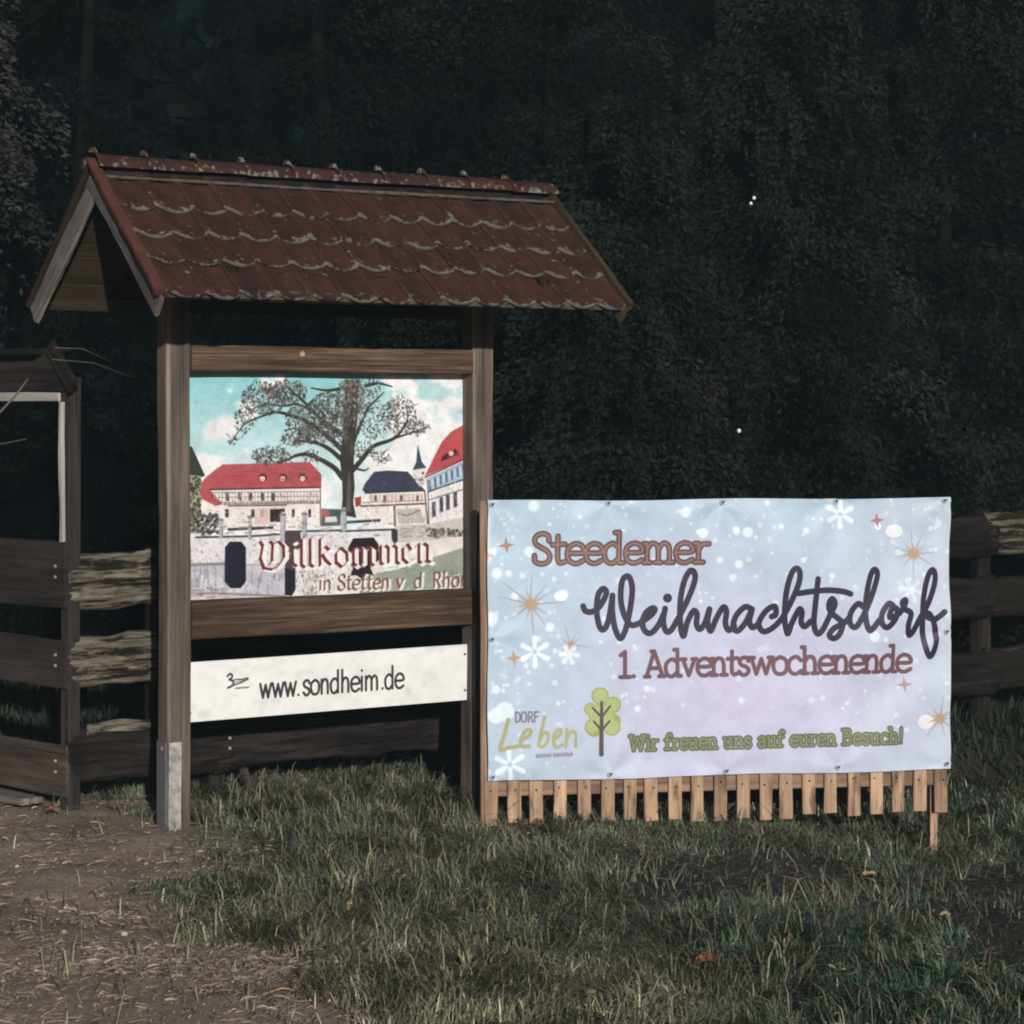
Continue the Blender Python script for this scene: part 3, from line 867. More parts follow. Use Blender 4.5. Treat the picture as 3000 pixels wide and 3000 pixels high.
    p.poly([(1410, 905), (1560, 895), (1590, 990), (1420, 1000)], (190, 186, 184))
    p.stroke([(1415, 930), (1480, 945), (1560, 910)], 6, (110, 104, 104)); p.stroke([(1395, 880), (1400, 1010)], 16, (120, 112, 112))
    # church
    p.poly([(1512, 650), (1592, 640), (1606, 740), (1560, 760), (1515, 700)], (232, 222, 218))
    p.poly([(1545, 485), (1572, 600), (1602, 638), (1512, 652), (1536, 600)], (58, 74, 92))
    p.dot(1578, 672, 9, (120, 80, 80))
    # right house
    p.poly([(1600, 700), (1860, 580), (1860, 960), (1620, 985)], (236, 230, 232))
    p.poly([(1590, 690), (1640, 590), (1700, 470), (1760, 405), (1860, 350), (1860, 575)], (184, 82, 84))
    p.poly([(1690, 600), (1705, 560), (1790, 515), (1810, 550)], (78, 42, 46)); p.dot(1760, 545, 17, (236, 200, 190)); p.dot(1800, 552, 12, (150, 50, 56))
    p.poly([(1605, 708), (1860, 585), (1860, 705), (1615, 790)], (166, 186, 204))
    for k in range(7):
        x = 1620 + k * 36; y = 715 - k * 17
        p.stroke([(x, y + 8), (x + 4, y + 62)], 11, (74, 92, 116)); p.stroke([(x + 18, y), (x + 22, y + 52)], 5, (240, 240, 244))
    p.stroke([(1595, 698), (1860, 575)], 8, (86, 56, 62)); p.stroke([(1612, 792), (1860, 706)], 9, (70, 66, 76)); p.stroke([(1614, 845), (1860, 770)], 6, (96, 88, 92))
    for x, y in ((1648, 860), (1696, 830), (1738, 815), (1786, 798)):
        p.poly([(x - 12, y), (x + 12, y - 6), (x + 14, y + 88), (x - 10, y + 96)], (70, 70, 78))
        p.stroke([(x - 14, y + 98), (x + 18, y + 92)], 4, (190, 184, 184))
    p.stroke([(1608, 720), (1618, 1000)], 8, (120, 110, 112))
    # tree, limbs then leaves
    bark = (58, 54, 52)
    p.poly([(1052, 940), (1062, 830), (1058, 700), (1045, 600), (1062, 400), (1084, 70), (1172, 70), (1160, 300), (1140, 480), (1132, 640), (1140, 760), (1130, 860), (1150, 960)], bark)
    p.poly([(1085, 900), (1090, 760), (1105, 640), (1118, 760), (1112, 930)], (120, 114, 112), .55)
    for pts, w, w1 in (([(1060, 700), (1010, 640), (930, 590), (840, 552), (760, 560), (700, 590), (640, 600)], 34, 8),
                       ([(1050, 580), (980, 520), (900, 480), (800, 466), (740, 475)], 30, 8),
                       ([(1055, 520), (960, 430), (850, 350), (740, 305), (640, 280), (560, 300), (430, 360), (350, 470)], 30, 5),
                       ([(1060, 420), (930, 330), (820, 220), (740, 150), (690, 100)], 26, 8),
                       ([(900, 300), (780, 230), (690, 240), (560, 230), (460, 270)], 16, 5),
                       ([(1130, 650), (1190, 580), (1260, 500), (1380, 455), (1440, 400), (1480, 320), (1470, 230)], 32, 6),
                       ([(1390, 450), (1480, 420), (1560, 395), (1620, 360)], 14, 4),
                       ([(1130, 480), (1180, 350), (1230, 250), (1290, 190), (1330, 150)], 22, 6),
                       ([(1210, 110), (1290, 95), (1380, 115)], 22, 8), ([(1050, 130), (960, 140), (860, 125)], 20, 8),
                       ([(1140, 640), (1200, 655), (1230, 640)], 14, 6), ([(620, 600), (560, 560), (490, 580)], 9, 4)):
        p.stroke(pts, w, bark, curve=True, w1=w1)
    r = random.Random(5)
    clumps = [(560, 190, 150, 110, 330), (700, 150, 130, 80, 300), (860, 330, 170, 120, 480), (960, 260, 120, 110, 320), (760, 440, 90, 60, 130), (600, 560, 130, 60, 190),
              (860, 560, 60, 40, 40), (1110, 180, 90, 130, 240), (1270, 330, 150, 120, 240), (1430, 300, 110, 120, 220), (1540, 380, 80, 50, 70), (1250, 130, 60, 60, 60),
              (1310, 570, 60, 40, 50), (430, 330, 70, 90, 90), (360, 460, 30, 30, 15), (1200, 520, 70, 60, 60), (900, 420, 120, 60, 180), (1030, 400, 70, 110, 150)]
    cols = [(66, 63, 62), (84, 79, 74), (120, 110, 100), (54, 54, 56), (150, 138, 126), (76, 74, 72)]
    for cx, cy, rx, ry, n in clumps:
        for _ in range(int(n * 1.05)):
            a = r.uniform(0, 6.28); q = math.sqrt(r.random())
            x = cx + rx * q * math.cos(a); y = cy + ry * q * math.sin(a)
            if y < 70: continue
            b = r.uniform(0, 6.28); L = r.uniform(3, 13)
            p.stroke([(x, y), (x + L * math.cos(b), y + L * math.sin(b))], r.uniform(3.5, 10), r.choice(cols), r.uniform(.5, 1))
        for _ in range(n // 7):
            a = r.uniform(0, 6.28); q = math.sqrt(r.random())
            x = cx + rx * q * math.cos(a); y = cy + ry * q * math.sin(a); b = r.uniform(0, 6.28)
            p.stroke([(x, y), (x + 34 * math.cos(b), y + 34 * math.sin(b))], 4, (58, 56, 56), .85)
    for _ in range(240):      # leaves on the upper trunk
        x = r.uniform(1050, 1200); y = r.uniform(72, 330); b = r.uniform(0, 6.28); L = r.uniform(4, 15)
        p.stroke([(x, y), (x + L * math.cos(b), y + L * math.sin(b))], r.uniform(4, 9), r.choice([(150, 136, 122), (116, 106, 96), (66, 63, 62), (132, 120, 106), (176, 206, 212)]), r.uniform(.5, .9))
    for _ in range(260):
        y = r.uniform(75, 560); x = r.uniform(1066, 1180 - max(0, y - 200) * .12)
        p.stroke([(x, y), (x + r.uniform(-8, 8), y + r.uniform(4, 20))], r.uniform(3, 7), r.choice([(128, 110, 96), (100, 90, 82), (44, 42, 42), (84, 78, 74)]), .6)
    for _ in range(160):      # ivy and shrubs at the left edge
        p.dot(r.uniform(70, 150), r.uniform(690, 1050), r.uniform(5, 12), r.choice([(70, 74, 60), (110, 108, 84), (176, 168, 150), (52, 52, 46)]), .9)
    for _ in range(90):
        p.dot(r.uniform(130, 260), r.uniform(930, 1060), r.uniform(6, 14), r.choice([(60, 62, 58), (96, 96, 90), (40, 42, 42)]), .85)
    # yard and parked things between the houses
    p.poly([(925, 900), (1050, 905), (1050, 1010), (925, 1015)], (96, 92, 92)); p.poly([(950, 955), (1020, 950), (1030, 985), (950, 990)], (214, 216, 216)); p.poly([(925, 905), (975, 905), (975, 950), (925, 955)], (170, 96, 92))
    p.poly([(985, 915), (1055, 905), (1050, 945), (985, 945)], (62, 92, 88))
    # far terrace and bank at the right
    p.poly([(1400, 1010), (1610, 1000), (1860, 950), (1860, 1090), (1420, 1120)], (206, 200, 196))
    for _ in range(70):
        p.dot(r.uniform(1600, 1850), r.uniform(1030, 1085) - 0.0, r.uniform(5, 13), r.choice([(92, 92, 84), (130, 126, 118), (70, 72, 66)]), .8)
    for _ in range(40):
        x = r.uniform(1420, 1590); y = r.uniform(1010, 1090)
        p.stroke([(x, y), (x + r.uniform(10, 40), y - 2)], 4, (150, 146, 144), .8)
    p.poly([(1380, 1130), (1620, 1105), (1860, 1075), (1860, 1160), (1640, 1210), (1380, 1260)], (230, 222, 218))
    p.poly([(1200, 1330), (1420, 1290), (1640, 1215), (1860, 1145), (1860, 1500), (1150, 1520)], (148, 156, 142))
    for _ in range(260):
        x = r.uniform(1260, 1850); y = r.uniform(1260, 1470)
        p.stroke([(x, y), (x + r.uniform(8, 26), y - r.uniform(0, 8))], 5, r.choice([(120, 138, 112), (160, 172, 150), (186, 186, 174)]), .6)
    # bridge wall
    p.poly([(60, 1085), (660, 1062), (700, 1045), (1400, 1030), (1405, 1180), (1330, 1300), (1200, 1345), (900, 1480), (60, 1520)], (228, 222, 224))
    for _ in range(520):
        x = r.uniform(70, 1380); y = r.uniform(1070, 1330)
        if x > 1150 and y > 1280: continue
        p.stroke([(x, y), (x + r.uniform(4, 22), y + r.uniform(-4, 10))], r.uniform(3, 9), r.choice([(196, 188, 190), (172, 166, 170), (244, 240, 240), (206, 204, 210)]), .55)
    p.poly([(60, 1270), (690, 1255), (690, 1470), (60, 1500)], (186, 184, 196), .8)
    for _ in range(150):
        x = r.uniform(70, 690); y = r.uniform(1270, 1400)
        p.stroke([(x, y), (x + r.uniform(-3, 3), y + r.uniform(20, 70))], r.uniform(4, 16), r.choice([(150, 148, 160), (206, 204, 214), (226, 220, 226), (120, 118, 130)]), .45)
    p.stroke([(90, 1262), (310, 1255)], 16, (120, 116, 122), .8); p.stroke([(440, 1262), (690, 1252)], 8, (150, 146, 152), .7)
    p.stroke([(70, 1440), (400, 1452), (700, 1466)], 14, (110, 100, 104), .6)
    p.poly([(60, 1470), (300, 1455), (700, 1472), (700, 1560), (60, 1560)], (214, 200, 200), .9)
    for pts in ([(120, 1085), (470, 1078)], [(470, 1078), (655, 1066)], [(700, 1048), (1050, 1040)], [(1050, 1046), (1400, 1034)]):
        p.stroke(pts, 11, (74, 68, 72))
    for pts in ([(330, 1035), (455, 1028)], [(480, 1028), (610, 1022)], [(1095, 988), (1300, 975)]):
        p.stroke(pts, 15, (62, 58, 62))
    for x, y0, y1, w in ((280, 975, 1080, 24), (465, 955, 1090, 22), (678, 940, 1240, 34), (816, 935, 1075, 30), (1070, 912, 1030, 34)):
        p.stroke([(x, y0), (x, y1)], w, (176, 178, 184)); p.stroke([(x - w * .5, y0), (x + w * .5, y0)], 12, (116, 114, 118)); p.stroke([(x + w * .42, y0), (x + w * .42, y1)], 5, (120, 118, 124))
    for _ in range(420):      # weather stains and joints on the old masonry
        x = r.uniform(70, 1380); y = r.uniform(1075, 1460)
        if x > 900 and y > 1330: continue
        p.stroke([(x, y), (x + r.uniform(-5, 16), y + r.uniform(-3, 22))], r.uniform(3, 10), r.choice([(120, 114, 116), (92, 88, 92), (150, 144, 146), (246, 242, 242)]), r.uniform(.15, .5))
    for _ in range(150):
        x = r.uniform(120, 1380); y = r.uniform(985, 1075)
        p.stroke([(x, y), (x + r.uniform(8, 46), y + r.uniform(-3, 3))], r.uniform(3, 8), r.choice([(104, 100, 102), (150, 146, 148), (200, 196, 196), (70, 66, 70)]), r.uniform(.25, .7))
    ink = (34, 34, 46)
    p.poly([(305, 1150), (335, 1113), (410, 1113), (440, 1150), (440, 1370), (405, 1412), (340, 1412), (303, 1370)], ink)
    p.poly([(690, 1050), (790, 1050), (800, 1140), (760, 1180), (760, 1420), (735, 1462), (695, 1455)], (74, 66, 72))
    p.poly([(690, 1280), (752, 1300), (760, 1420), (735, 1462), (690, 1455)], ink)
    p.poly([(1098, 1150), (1130, 1092), (1262, 1086), (1292, 1130), (1296, 1230), (1240, 1280), (1262, 1330), (1210, 1318), (1200, 1360), (1150, 1330), (1112, 1330), (1130, 1280), (1098, 1230)], (42, 34, 40))
    p.poly([(1375, 1040), (1415, 1036), (1418, 1110), (1395, 1130), (1378, 1100)], (60, 56, 60))
    for _ in range(120):
        p.dot(r.uniform(760, 1000), r.uniform(1300, 1450), r.uniform(4, 10), r.choice([(206, 202, 196), (150, 150, 140), (120, 122, 112), (230, 226, 222)]), .7)
    def speck(x0, x1, y0, y1, n, cols_, wl, wh, lx, ly, al):
        for _ in range(n):
            x = r.uniform(x0, x1); y = r.uniform(y0, y1)
            p.stroke([(x, y), (x + r.uniform(*lx), y + r.uniform(*ly))], r.uniform(wl, wh), r.choice(cols_), r.uniform(*al))
    speck(215, 900, 630, 750, 330, [(158, 70, 74), (200, 116, 116), (170, 80, 84), (140, 64, 68)], 3, 7, (8, 40), (-2, 2), (.2, .55))
    speck(1640, 1835, 480, 640, 60, [(168, 60, 64), (214, 108, 104)], 3, 6, (8, 26), (-14, -4), (.15, .4))
    speck(1230, 1560, 680, 775, 160, [(50, 52, 70), (84, 86, 104), (70, 72, 90)], 3, 6, (8, 34), (-2, 2), (.25, .6))
    speck(215, 905, 790, 862, 150, [(250, 246, 244), (96, 78, 80), (180, 160, 158)], 3, 6, (-4, 8), (4, 22), (.35, .8))
    speck(150, 905, 880, 1010, 200, [(206, 196, 194), (250, 246, 244), (176, 164, 164), (130, 120, 122)], 3, 8, (2, 26), (-2, 5), (.2, .55))
    speck(1200, 1590, 805, 1000, 200, [(250, 246, 244), (120, 100, 98), (196, 180, 176), (214, 176, 160)], 3, 7, (-4, 10), (2, 22), (.25, .65))
    speck(1620, 1850, 720, 960, 150, [(252, 250, 250), (200, 196, 204), (140, 146, 164)], 3, 7, (-2, 8), (4, 30), (.2, .5))
    speck(80, 300, 1400, 1480, 60, [(86, 78, 82), (150, 140, 142), (226, 214, 212), (190, 172, 172)], 4, 9, (10, 60), (-3, 4), (.3, .7))
    speck(800, 900, 1060, 1460, 90, [(90, 86, 90), (200, 196, 194), (150, 146, 146)], 3, 9, (-4, 6), (6, 34), (.25, .6))
    # lettering: broad-pen blackletter with a pale offset shade
    W_ = [[(498, 1135), (530, 1112), (548, 1140), (532, 1220), (556, 1285), (612, 1235)], [(595, 1112), (612, 1130), (606, 1240)], [(612, 1130), (650, 1112), (682, 1145), (684, 1215), (640, 1275), (612, 1292), (560, 1284)]]
    i_ = [[(716, 1172), (738, 1156), (742, 1255), (766, 1272)], [(742, 1112), (748, 1118)]]
    l1 = [[(818, 1078), (797, 1098), (797, 1262), (818, 1280)]]
    l2 = [[(876, 1075), (852, 1095), (853, 1260), (874, 1276)]]
    k_ = [[(938, 1078), (915, 1095), (916, 1268)], [(916, 1170), (950, 1145), (975, 1165), (930, 1195), (955, 1235), (985, 1262)]]
    o_ = [[(1048, 1152), (1018, 1190), (1020, 1245), (1056, 1278), (1092, 1240), (1088, 1185), (1048, 1152)]]
    m1 = [[(1112, 1165), (1130, 1150), (1132, 1255), (1148, 1268)], [(1132, 1170), (1168, 1148), (1186, 1165), (1186, 1255)], [(1186, 1170), (1220, 1146), (1242, 1162), (1242, 1255), (1262, 1266)]]
    m2 = [[(1285, 1155), (1305, 1140), (1306, 1250), (1322, 1260)], [(1306, 1160), (1338, 1138), (1356, 1155), (1356, 1250)], [(1356, 1160), (1388, 1136), (1408, 1152), (1408, 1245), (1426, 1256)]]
    e_ = [[(1450, 1200), (1500, 1165), (1478, 1128), (1448, 1155), (1450, 1225), (1480, 1252), (1510, 1228)]]
    n_ = [[(1532, 1142), (1552, 1126), (1552, 1240), (1568, 1250)], [(1552, 1148), (1586, 1124), (1608, 1142), (1606, 1235), (1628, 1246)]]
    glyphs = W_ + i_ + l1 + l2 + k_ + o_ + m1 + m2 + e_ + n_
    for off in ((22, 15), (13, 9)):
        for gph in glyphs:
            p.nib(gph, (242, 236, 232), 13, -9, .97, off)
    for gph in glyphs:
        p.nib(gph, (112, 46, 48), 9, -7)
    GL['ö'] = GL['o']
    P = text_paths("in Stetten v. d. Rhön", (905, 1428), (1872, 1402), 66, False, .05, .1)
    P.append((False, [(1768, 1318), (1774, 1318)])); P.append((False, [(1792, 1316), (1798, 1316)]))
    for cv, path in P:
        q = p.spline(path, 4) if cv else path
        p.nib([tuple(v) for v in q], (236, 230, 224), 11, -7, .95, (13, 9))
    for cv, path in P:
        q = p.spline(path, 4) if cv else path
        p.nib([tuple(v) for v in q], (122, 84, 78), 6, -5)
    p.a *= (1 + .06 * (RNG.random((H, W, 1)) - .5) + .10 * (fbm(X / 6, Y / 6, 40, 3) - .5)[..., None] + .14 * (fbm(X / 34, Y / 34, 44, 4) - .5)[..., None])
    # sun-bleached, slightly soft print
    k = np.array([.25, .5, .25])
    for ax in (0, 1, 0, 1):
        p.a = sum(kk * np.roll(p.a, sft, ax) for kk, sft in zip(k, (-1, 0, 1)))
    p.a = np.clip(p.a * .96 + .015, 0, 1)
paint_village(pic)
M_PIC = print_material("printed_village_view", pic.image("village_print"), .45)
def panel(name, u0, u1, z0, z1, v, t, mat, parent):
    V = [(u0, v, z0), (u1, v, z0), (u1, v, z1), (u0, v, z1), (u0, v + t, z0), (u1, v + t, z0), (u1, v + t, z1), (u0, v + t, z1)]
    Fc = [(0, 1, 2, 3), (5, 4, 7, 6), (4, 0, 3, 7), (1, 5, 6, 2), (3, 2, 6, 7), (4, 5, 1, 0)]
    me = mesh(V, Fc)
    uv = me.uv_layers.new(name="UVMap")
    co = {0: (0, 0), 1: (1, 0), 2: (1, 1), 3: (0, 1), 4: (0, 0), 5: (1, 0), 6: (1, 1), 7: (0, 1)}
    for lp in me.loops:
        uv.data[lp.index].uv = co[lp.vertex_index]
    return link(name, me, mat, parent)
panel("picture_panel", PU0, PU1, PZ0, PZ1, PVd, .008, M_PIC, board_root)

# ---- white web-address board
SU0, SU1, SZ0, SZ1, SV = -1.668, .003, .515, .815, .06
web = Print(1200, 216, quad_of([sh(SU0, SV, SZ1), sh(SU1, SV, SZ1), sh(SU1, SV, SZ0), sh(SU0, SV, SZ0)]))
web.crop(530, 1780, 1932 / 930)
Hh, Ww = web.a.shape[:2]
yy, xx = np.mgrid[0:Hh, 0:Ww]
web.a[:] = np.array([236, 234, 231]) / 255 * (1 - .05 * smooth(.5, .8, fbm(xx / 60, yy / 40, 2, 4)))[..., None]
for x, y, r in ((135, 640, 22), (165, 648, 16), (1380, 500, 22), (1385, 520, 18), (110, 648, 14)):
    web.dot(x, y, r, (196, 192, 190), .35, soft=16)
INK = (62, 62, 66)
text(web, "www.", (478, 553), (726, 536), 88, [(14.5, INK, 1)], False)
text(web, "sondheim", (742, 534), (1208, 499), 88, [(14.5, INK, 1)], False)
text(web, ".de", (1216, 498), (1356, 488), 88, [(14.5, INK, 1)], False)
web.stroke([(284, 418), (298, 404), (312, 412), (308, 430), (296, 438), (314, 446), (320, 464), (305, 480), (286, 488)], 12, (72, 74, 78), curve=True)
web.stroke([(312, 446), (340, 437), (372, 436), (408, 428)], 8, (84, 86, 90), curve=True)
web.stroke([(318, 474), (350, 462), (380, 450), (408, 434)], 9, (84, 86, 90), curve=True)
web.stroke([(312, 460), (345, 450), (385, 442)], 5, (120, 122, 124), curve=True)
for k in range(9):
    x = 332 + k * 9.6
    web.stroke([(x, 494 - k * .8), (x + 6, 488 - k * .8)], 7, (130, 132, 134))
M_WEB = print_material("white_printed_board", web.image("web_board_print"), .4)
panel("web_address_sign", SU0, SU1, SZ0, SZ1, SV, .012, M_WEB, board_root)
for z in (.762, .568):
    linkm("screw", disc_mesh(.008, .005), M_STEEL, board_root, frame((SU1 - .022, SV, z), (1, 0, 0), z=(0, -1, 0)))
linkm("screw", disc_mesh(.008, .005), M_STEEL, board_root, frame((SU0 + .014, SV, .56), (1, 0, 0), z=(0, -1, 0)))

# ---- banner on its lath panel
BL0, BR0 = Vector((-.1323, 12.60, 0)), Vector((2.3817, 13.03, 0))
BU = (BR0 - BL0).normalized(); BLEN = (BR0 - BL0).length
BN = Vector((BU.y, -BU.x, 0))                     # towards the camera
BROT = math.atan2(BU.y, BU.x)
BZ0, BZ1 = .124, 1.602
def bw(s, n, z): return BL0 + BU * s + BN * n + Vector((0, 0, z))
stand = empty("lath_panel", bw(0, 0, 0), BROT)
tag(stand, "panel of upright fresh wood laths showing below the blue advent banner", "fence panel")
# local frame: x along, y away from the camera, z up
s0, s1 = .024, BLEN - .037
slat_v = [board(1.70, .020, .070, 12, .0032, 120 + k, .004) for k in range(6)]
for k in range(21):
    s = s0 + (s1 - s0) * k / 20 + RND.uniform(-.004, .004)
    w = RND.uniform(-.02, .02)
    linkm("lath", slat_v[k % 6], M_SLAT, stand, frame((s, .018, -.112 + RND.uniform(-.016, .012)), (w * .6, 0, 1), z=(1, 0, 0)))
NAIL = disc_mesh(.006, .003, 6)
for k in range(21):
    s = s0 + (s1 - s0) * k / 20
    linkm("nail", NAIL, M_DARKW, stand, frame((s + RND.uniform(-.012, .012), .0065, .072 + RND.uniform(-.012, .012)), (1, 0, 0), z=(0, -1, 0)))
for z, h in ((.075, .085), (1.38, .085)):
    linkm("rail", board(BLEN - .004, .03, h, 12, .002, 140 + int(z * 10), .004), M_RAIL, stand, frame((-.004, .046, z), (1, 0, 0), y=(0, 1, 0)))
linkm("edge_batten", board(1.75, .022, .03, 10, .002, 150, .004), M_RAIL, stand, frame((-.016, .03, -.15), (0, 0, 1), z=(1, 0, 0)))
linkm("leg", board(1.6, .04, .042, 8, .0015, 152, .004), M_SLAT, stand, frame((BLEN - .062, .083, -.40), (0, 0, 1), z=(1, 0, 0)))
linkm("leg", board(1.4, .04, .042, 8, .0015, 153, .004), M_SLAT, stand, frame((.022, .083, -.30), (0, 0, 1), z=(1, 0, 0)))

ban = Print(1900, 1100, quad_of([bw(0, 0, BZ1), bw(BLEN, 0, BZ1), bw(BLEN, 0, BZ0), bw(0, 0, BZ0)]))
def paint_banner(p):
    H, W = p.a.shape[:2]
    Y, X = np.mgrid[0:H, 0:W]
    x = X / W; y = Y / H
    blue = np.array([187, 211, 231]) / 255; lil = np.array([210, 205, 236]) / 255; ice = np.array([199, 213, 230]) / 255
    q = np.exp(-(((x - .54) / .40) ** 2 + ((y - .74) / .48) ** 2)) + .25 * (fbm(X / 260, Y / 200, 3, 4) - .5)
    q = np.clip(q, 0, 1)[..., None]
    base = blue + (ice - blue) * smooth(.6, 1, x)[..., None]
    p.a[:] = base + (lil - base) * q
    p.a[:] *= (.905 + .07 * fbm(X / 120, Y / 120, 12, 4))[..., None]
    p.crop(0, 0, 1.0)
    r = random.Random(9)
    white = (232, 243, 250)
    # falling snow, thicker towards the left and upper edges
    for _ in range(1000):
        X_ = r.uniform(1425, 2780); Y_ = r.uniform(1458, 2270)
        fx = (X_ - 1425) / 1355; fy = (Y_ - 1458) / 812
        dens = .2 + .8 * math.exp(-(fx / .16) ** 2) + .55 * math.exp(-(fy / .3) ** 2) + .3 * math.exp(-((1 - fx) / .12) ** 2) + .25 * math.exp(-((fy - .72) / .1) ** 2)
        if fy > .86 and fx > .3: dens *= .1
        if r.random() > dens * .7: continue
        rad = r.choice([3, 4, 4, 5, 5, 6, 7, 9])
        p.dot(X_, Y_, rad * r.uniform(.8, 1.2), white, r.uniform(.2, .7), soft=6)
    for X_, Y_, R_ in ((1453, 1679, 15), (1548, 1615, 14), (1562, 1483, 15), (1608, 1836, 13), (1646, 1742, 16), (1436, 1812, 20), (1476, 2083, 27), (1450, 2018, 12), (2005, 1500, 15), (2056, 1561, 14),
                       (2187, 1558, 15), (2153, 1553, 11), (2160, 1652, 12), (1487, 1679, 10), (1505, 1745, 11), (2555, 1863, 15), (2104, 1640, 9), (2282, 1541, 8), (2357, 1554, 9), (1450, 2095, 22), (1893, 2017, 9), (1865, 2075, 9)):
        p.dot(X_, Y_, R_, white, .78, soft=9)
    p.dot(2617, 1555, 24, (232, 230, 236), .95, ry=20); p.dot(2708, 2113, 24, (232, 228, 234), .95, ry=22); p.dot(2570, 1542, 10, white, .9)
    p.dot(1640, 1746, 20, (236, 238, 246), .9, ry=14)
    def burst(X_, Y_, R_, n, col, core, seed):
        rr = random.Random(seed)
        for k in range(n):
            a = 6.2832 * (k + rr.uniform(-.2, .2)) / n; L = R_ * rr.uniform(.45, 1.0)
            p.stroke([(X_ + core * .4 * math.cos(a), Y_ + core * .4 * math.sin(a)), (X_ + L * math.cos(a), Y_ + L * math.sin(a))], 6.5, col, .6, w1=1.2)
        for k in range(n * 2):
            a = rr.uniform(0, 6.28)
            p.stroke([(X_, Y_), (X_ + core * 2 * math.cos(a), Y_ + core * 2 * math.sin(a))], 3, (196, 156, 116), .5, w1=1)
        p.dot(X_, Y_, core, (178, 150, 130), .85, soft=8); p.dot(X_ - 2, Y_ - 2, core * .4, (188, 154, 116), .8, soft=4)
    burst(1552, 1769, 116, 13, (150, 136, 140), 17, 1)
    burst(1668, 1888, 62, 10, (160, 142, 152), 8, 2)
    burst(2674, 1622, 82, 11, (142, 142, 154), 16, 3)
    burst(2750, 2104, 74, 9, (146, 142, 150), 15, 4)
    def star4(X_, Y_, R_, col):
        pts = []
        for k in range(8):
            a = math.pi / 4 * k - .1; L = R_ if k % 2 == 0 else R_ * .3
            pts.append((X_ + L * math.cos(a), Y_ + L * math.sin(a)))
        p.poly(pts, col, .95)
    star4(1481, 1597, 26, (172, 124, 104)); star4(1503, 1926, 26, (184, 148, 116)); star4(2567, 1524, 23, (182, 108, 112)); star4(2645, 2004, 24, (176, 138, 132)); star4(1429, 1627, 15, (196, 138, 128))
    def flake(X_, Y_, R_, al, a0=.3):
        for k in range(6):
            a = a0 + math.pi / 3 * k
            p.stroke([(X_ + R_ * .3 * math.cos(a), Y_ + R_ * .3 * math.sin(a)), (X_ + R_ * math.cos(a), Y_ + R_ * math.sin(a))], 10, (238, 246, 252), al * .85, w1=16, soft=6)
    flake(1564, 1908, 40, .95, .5); flake(1664, 1916, 24, .8, .1); flake(1491, 2238, 42, .9, .45); flake(2458, 1506, 36, .85, .55); flake(2664, 1728, 30, .55, .2)
    # heading words
    p.crop(1400, 1440, 2.76)
    text(p, "Steedemer", (440, 584), (1866, 572), 160, [(47, (96, 74, 78), 1), (17, (156, 112, 100), .9)], True, 0, .04)
    text(p, "1.", (1138, 1500), (1280, 1498), 138, [(34, (112, 78, 86), 1)], True)
    INK = (50, 45, 62)
    def script(paths, w):
        for q in paths:
            p.stroke(q, w, INK, curve=True)
    script([[(845, 925), (862, 962), (905, 972), (955, 950), (1005, 890), (1035, 815), (1008, 785), (968, 835), (955, 960), (972, 1075), (1003, 1115), (1040, 1070), (1068, 950), (1085, 840)],
            [(1085, 840), (1082, 960), (1102, 1100), (1145, 1185), (1190, 1110), (1225, 960), (1245, 800), (1228, 705), (1197, 684), (1162, 730), (1152, 870), (1180, 1000), (1230, 1075), (1285, 1070), (1330, 1045),
             (1395, 1000), (1428, 955), (1405, 942), (1355, 980), (1325, 1055), (1345, 1125), (1395, 1142), (1455, 1080), (1505, 975)],
            [(1510, 945), (1495, 1050), (1518, 1128), (1558, 1120), (1612, 1030), (1690, 880), (1748, 725), (1745, 655), (1712, 640), (1668, 715), (1637, 850), (1630, 1000), (1640, 1120), (1660, 1165), (1690, 1055),
             (1738, 965), (1768, 990), (1764, 1070), (1790, 1112), (1832, 1060), (1868, 950)]], 47)
    p.dot(1530, 860, 37, INK)
    p.crop(2050, 1440, 2.415)
    script([[(66, 832), (52, 920), (74, 985), (112, 900), (160, 818), (184, 845), (178, 930), (200, 980), (240, 950)],
            [(362, 830), (312, 815), (252, 878), (232, 955), (264, 985), (318, 925), (360, 840), (345, 915), (366, 960), (402, 940)],
            [(500, 882), (528, 868), (520, 810), (462, 840), (412, 925), (436, 985), (490, 975), (560, 910), (622, 800), (680, 655), (690, 568), (662, 540), (626, 590), (597, 720), (590, 880), (604, 975), (618, 1000), (645, 920),
             (690, 830), (710, 855), (706, 920), (732, 952), (772, 915)],
            [(820, 615), (806, 760), (796, 930), (822, 1003), (860, 970), (902, 880), (940, 795), (920, 755), (898, 795), (912, 850), (965, 895), (996, 932), (972, 1008), (932, 1035), (904, 1010), (938, 962), (1000, 930), (1040, 890)],
            [(1140, 812), (1102, 790), (1054, 850), (1046, 925), (1084, 955), (1130, 890), (1182, 780), (1230, 650), (1246, 575), (1222, 550), (1192, 600), (1162, 740), (1155, 880), (1175, 968), (1200, 968), (1250, 905)],
            [(1348, 800), (1318, 790), (1272, 855), (1268, 925), (1308, 955), (1366, 895), (1376, 825), (1338, 830), (1325, 885), (1392, 858), (1436, 790), (1438, 762), (1416, 785), (1436, 828), (1478, 858), (1462, 940), (1466, 1010), (1498, 985), (1545, 890)],
            [(1545, 890), (1610, 780), (1655, 645), (1657, 575), (1636, 555), (1602, 610), (1572, 750), (1562, 920), (1576, 1060), (1608, 1158), (1637, 1140), (1660, 1060), (1650, 950), (1622, 872), (1590, 858), (1598, 885), (1650, 900), (1690, 880), (1722, 850)],
            [(685, 716), (800, 700), (900, 694), (1000, 704), (1050, 720)]], 41)
    p.crop(0, 0, 1.0)
    text(p, "Adventswochenende", (1886, 1982), (2664, 1966), 50, [(12.0, (112, 78, 86), 1)], True, 0, -.03)
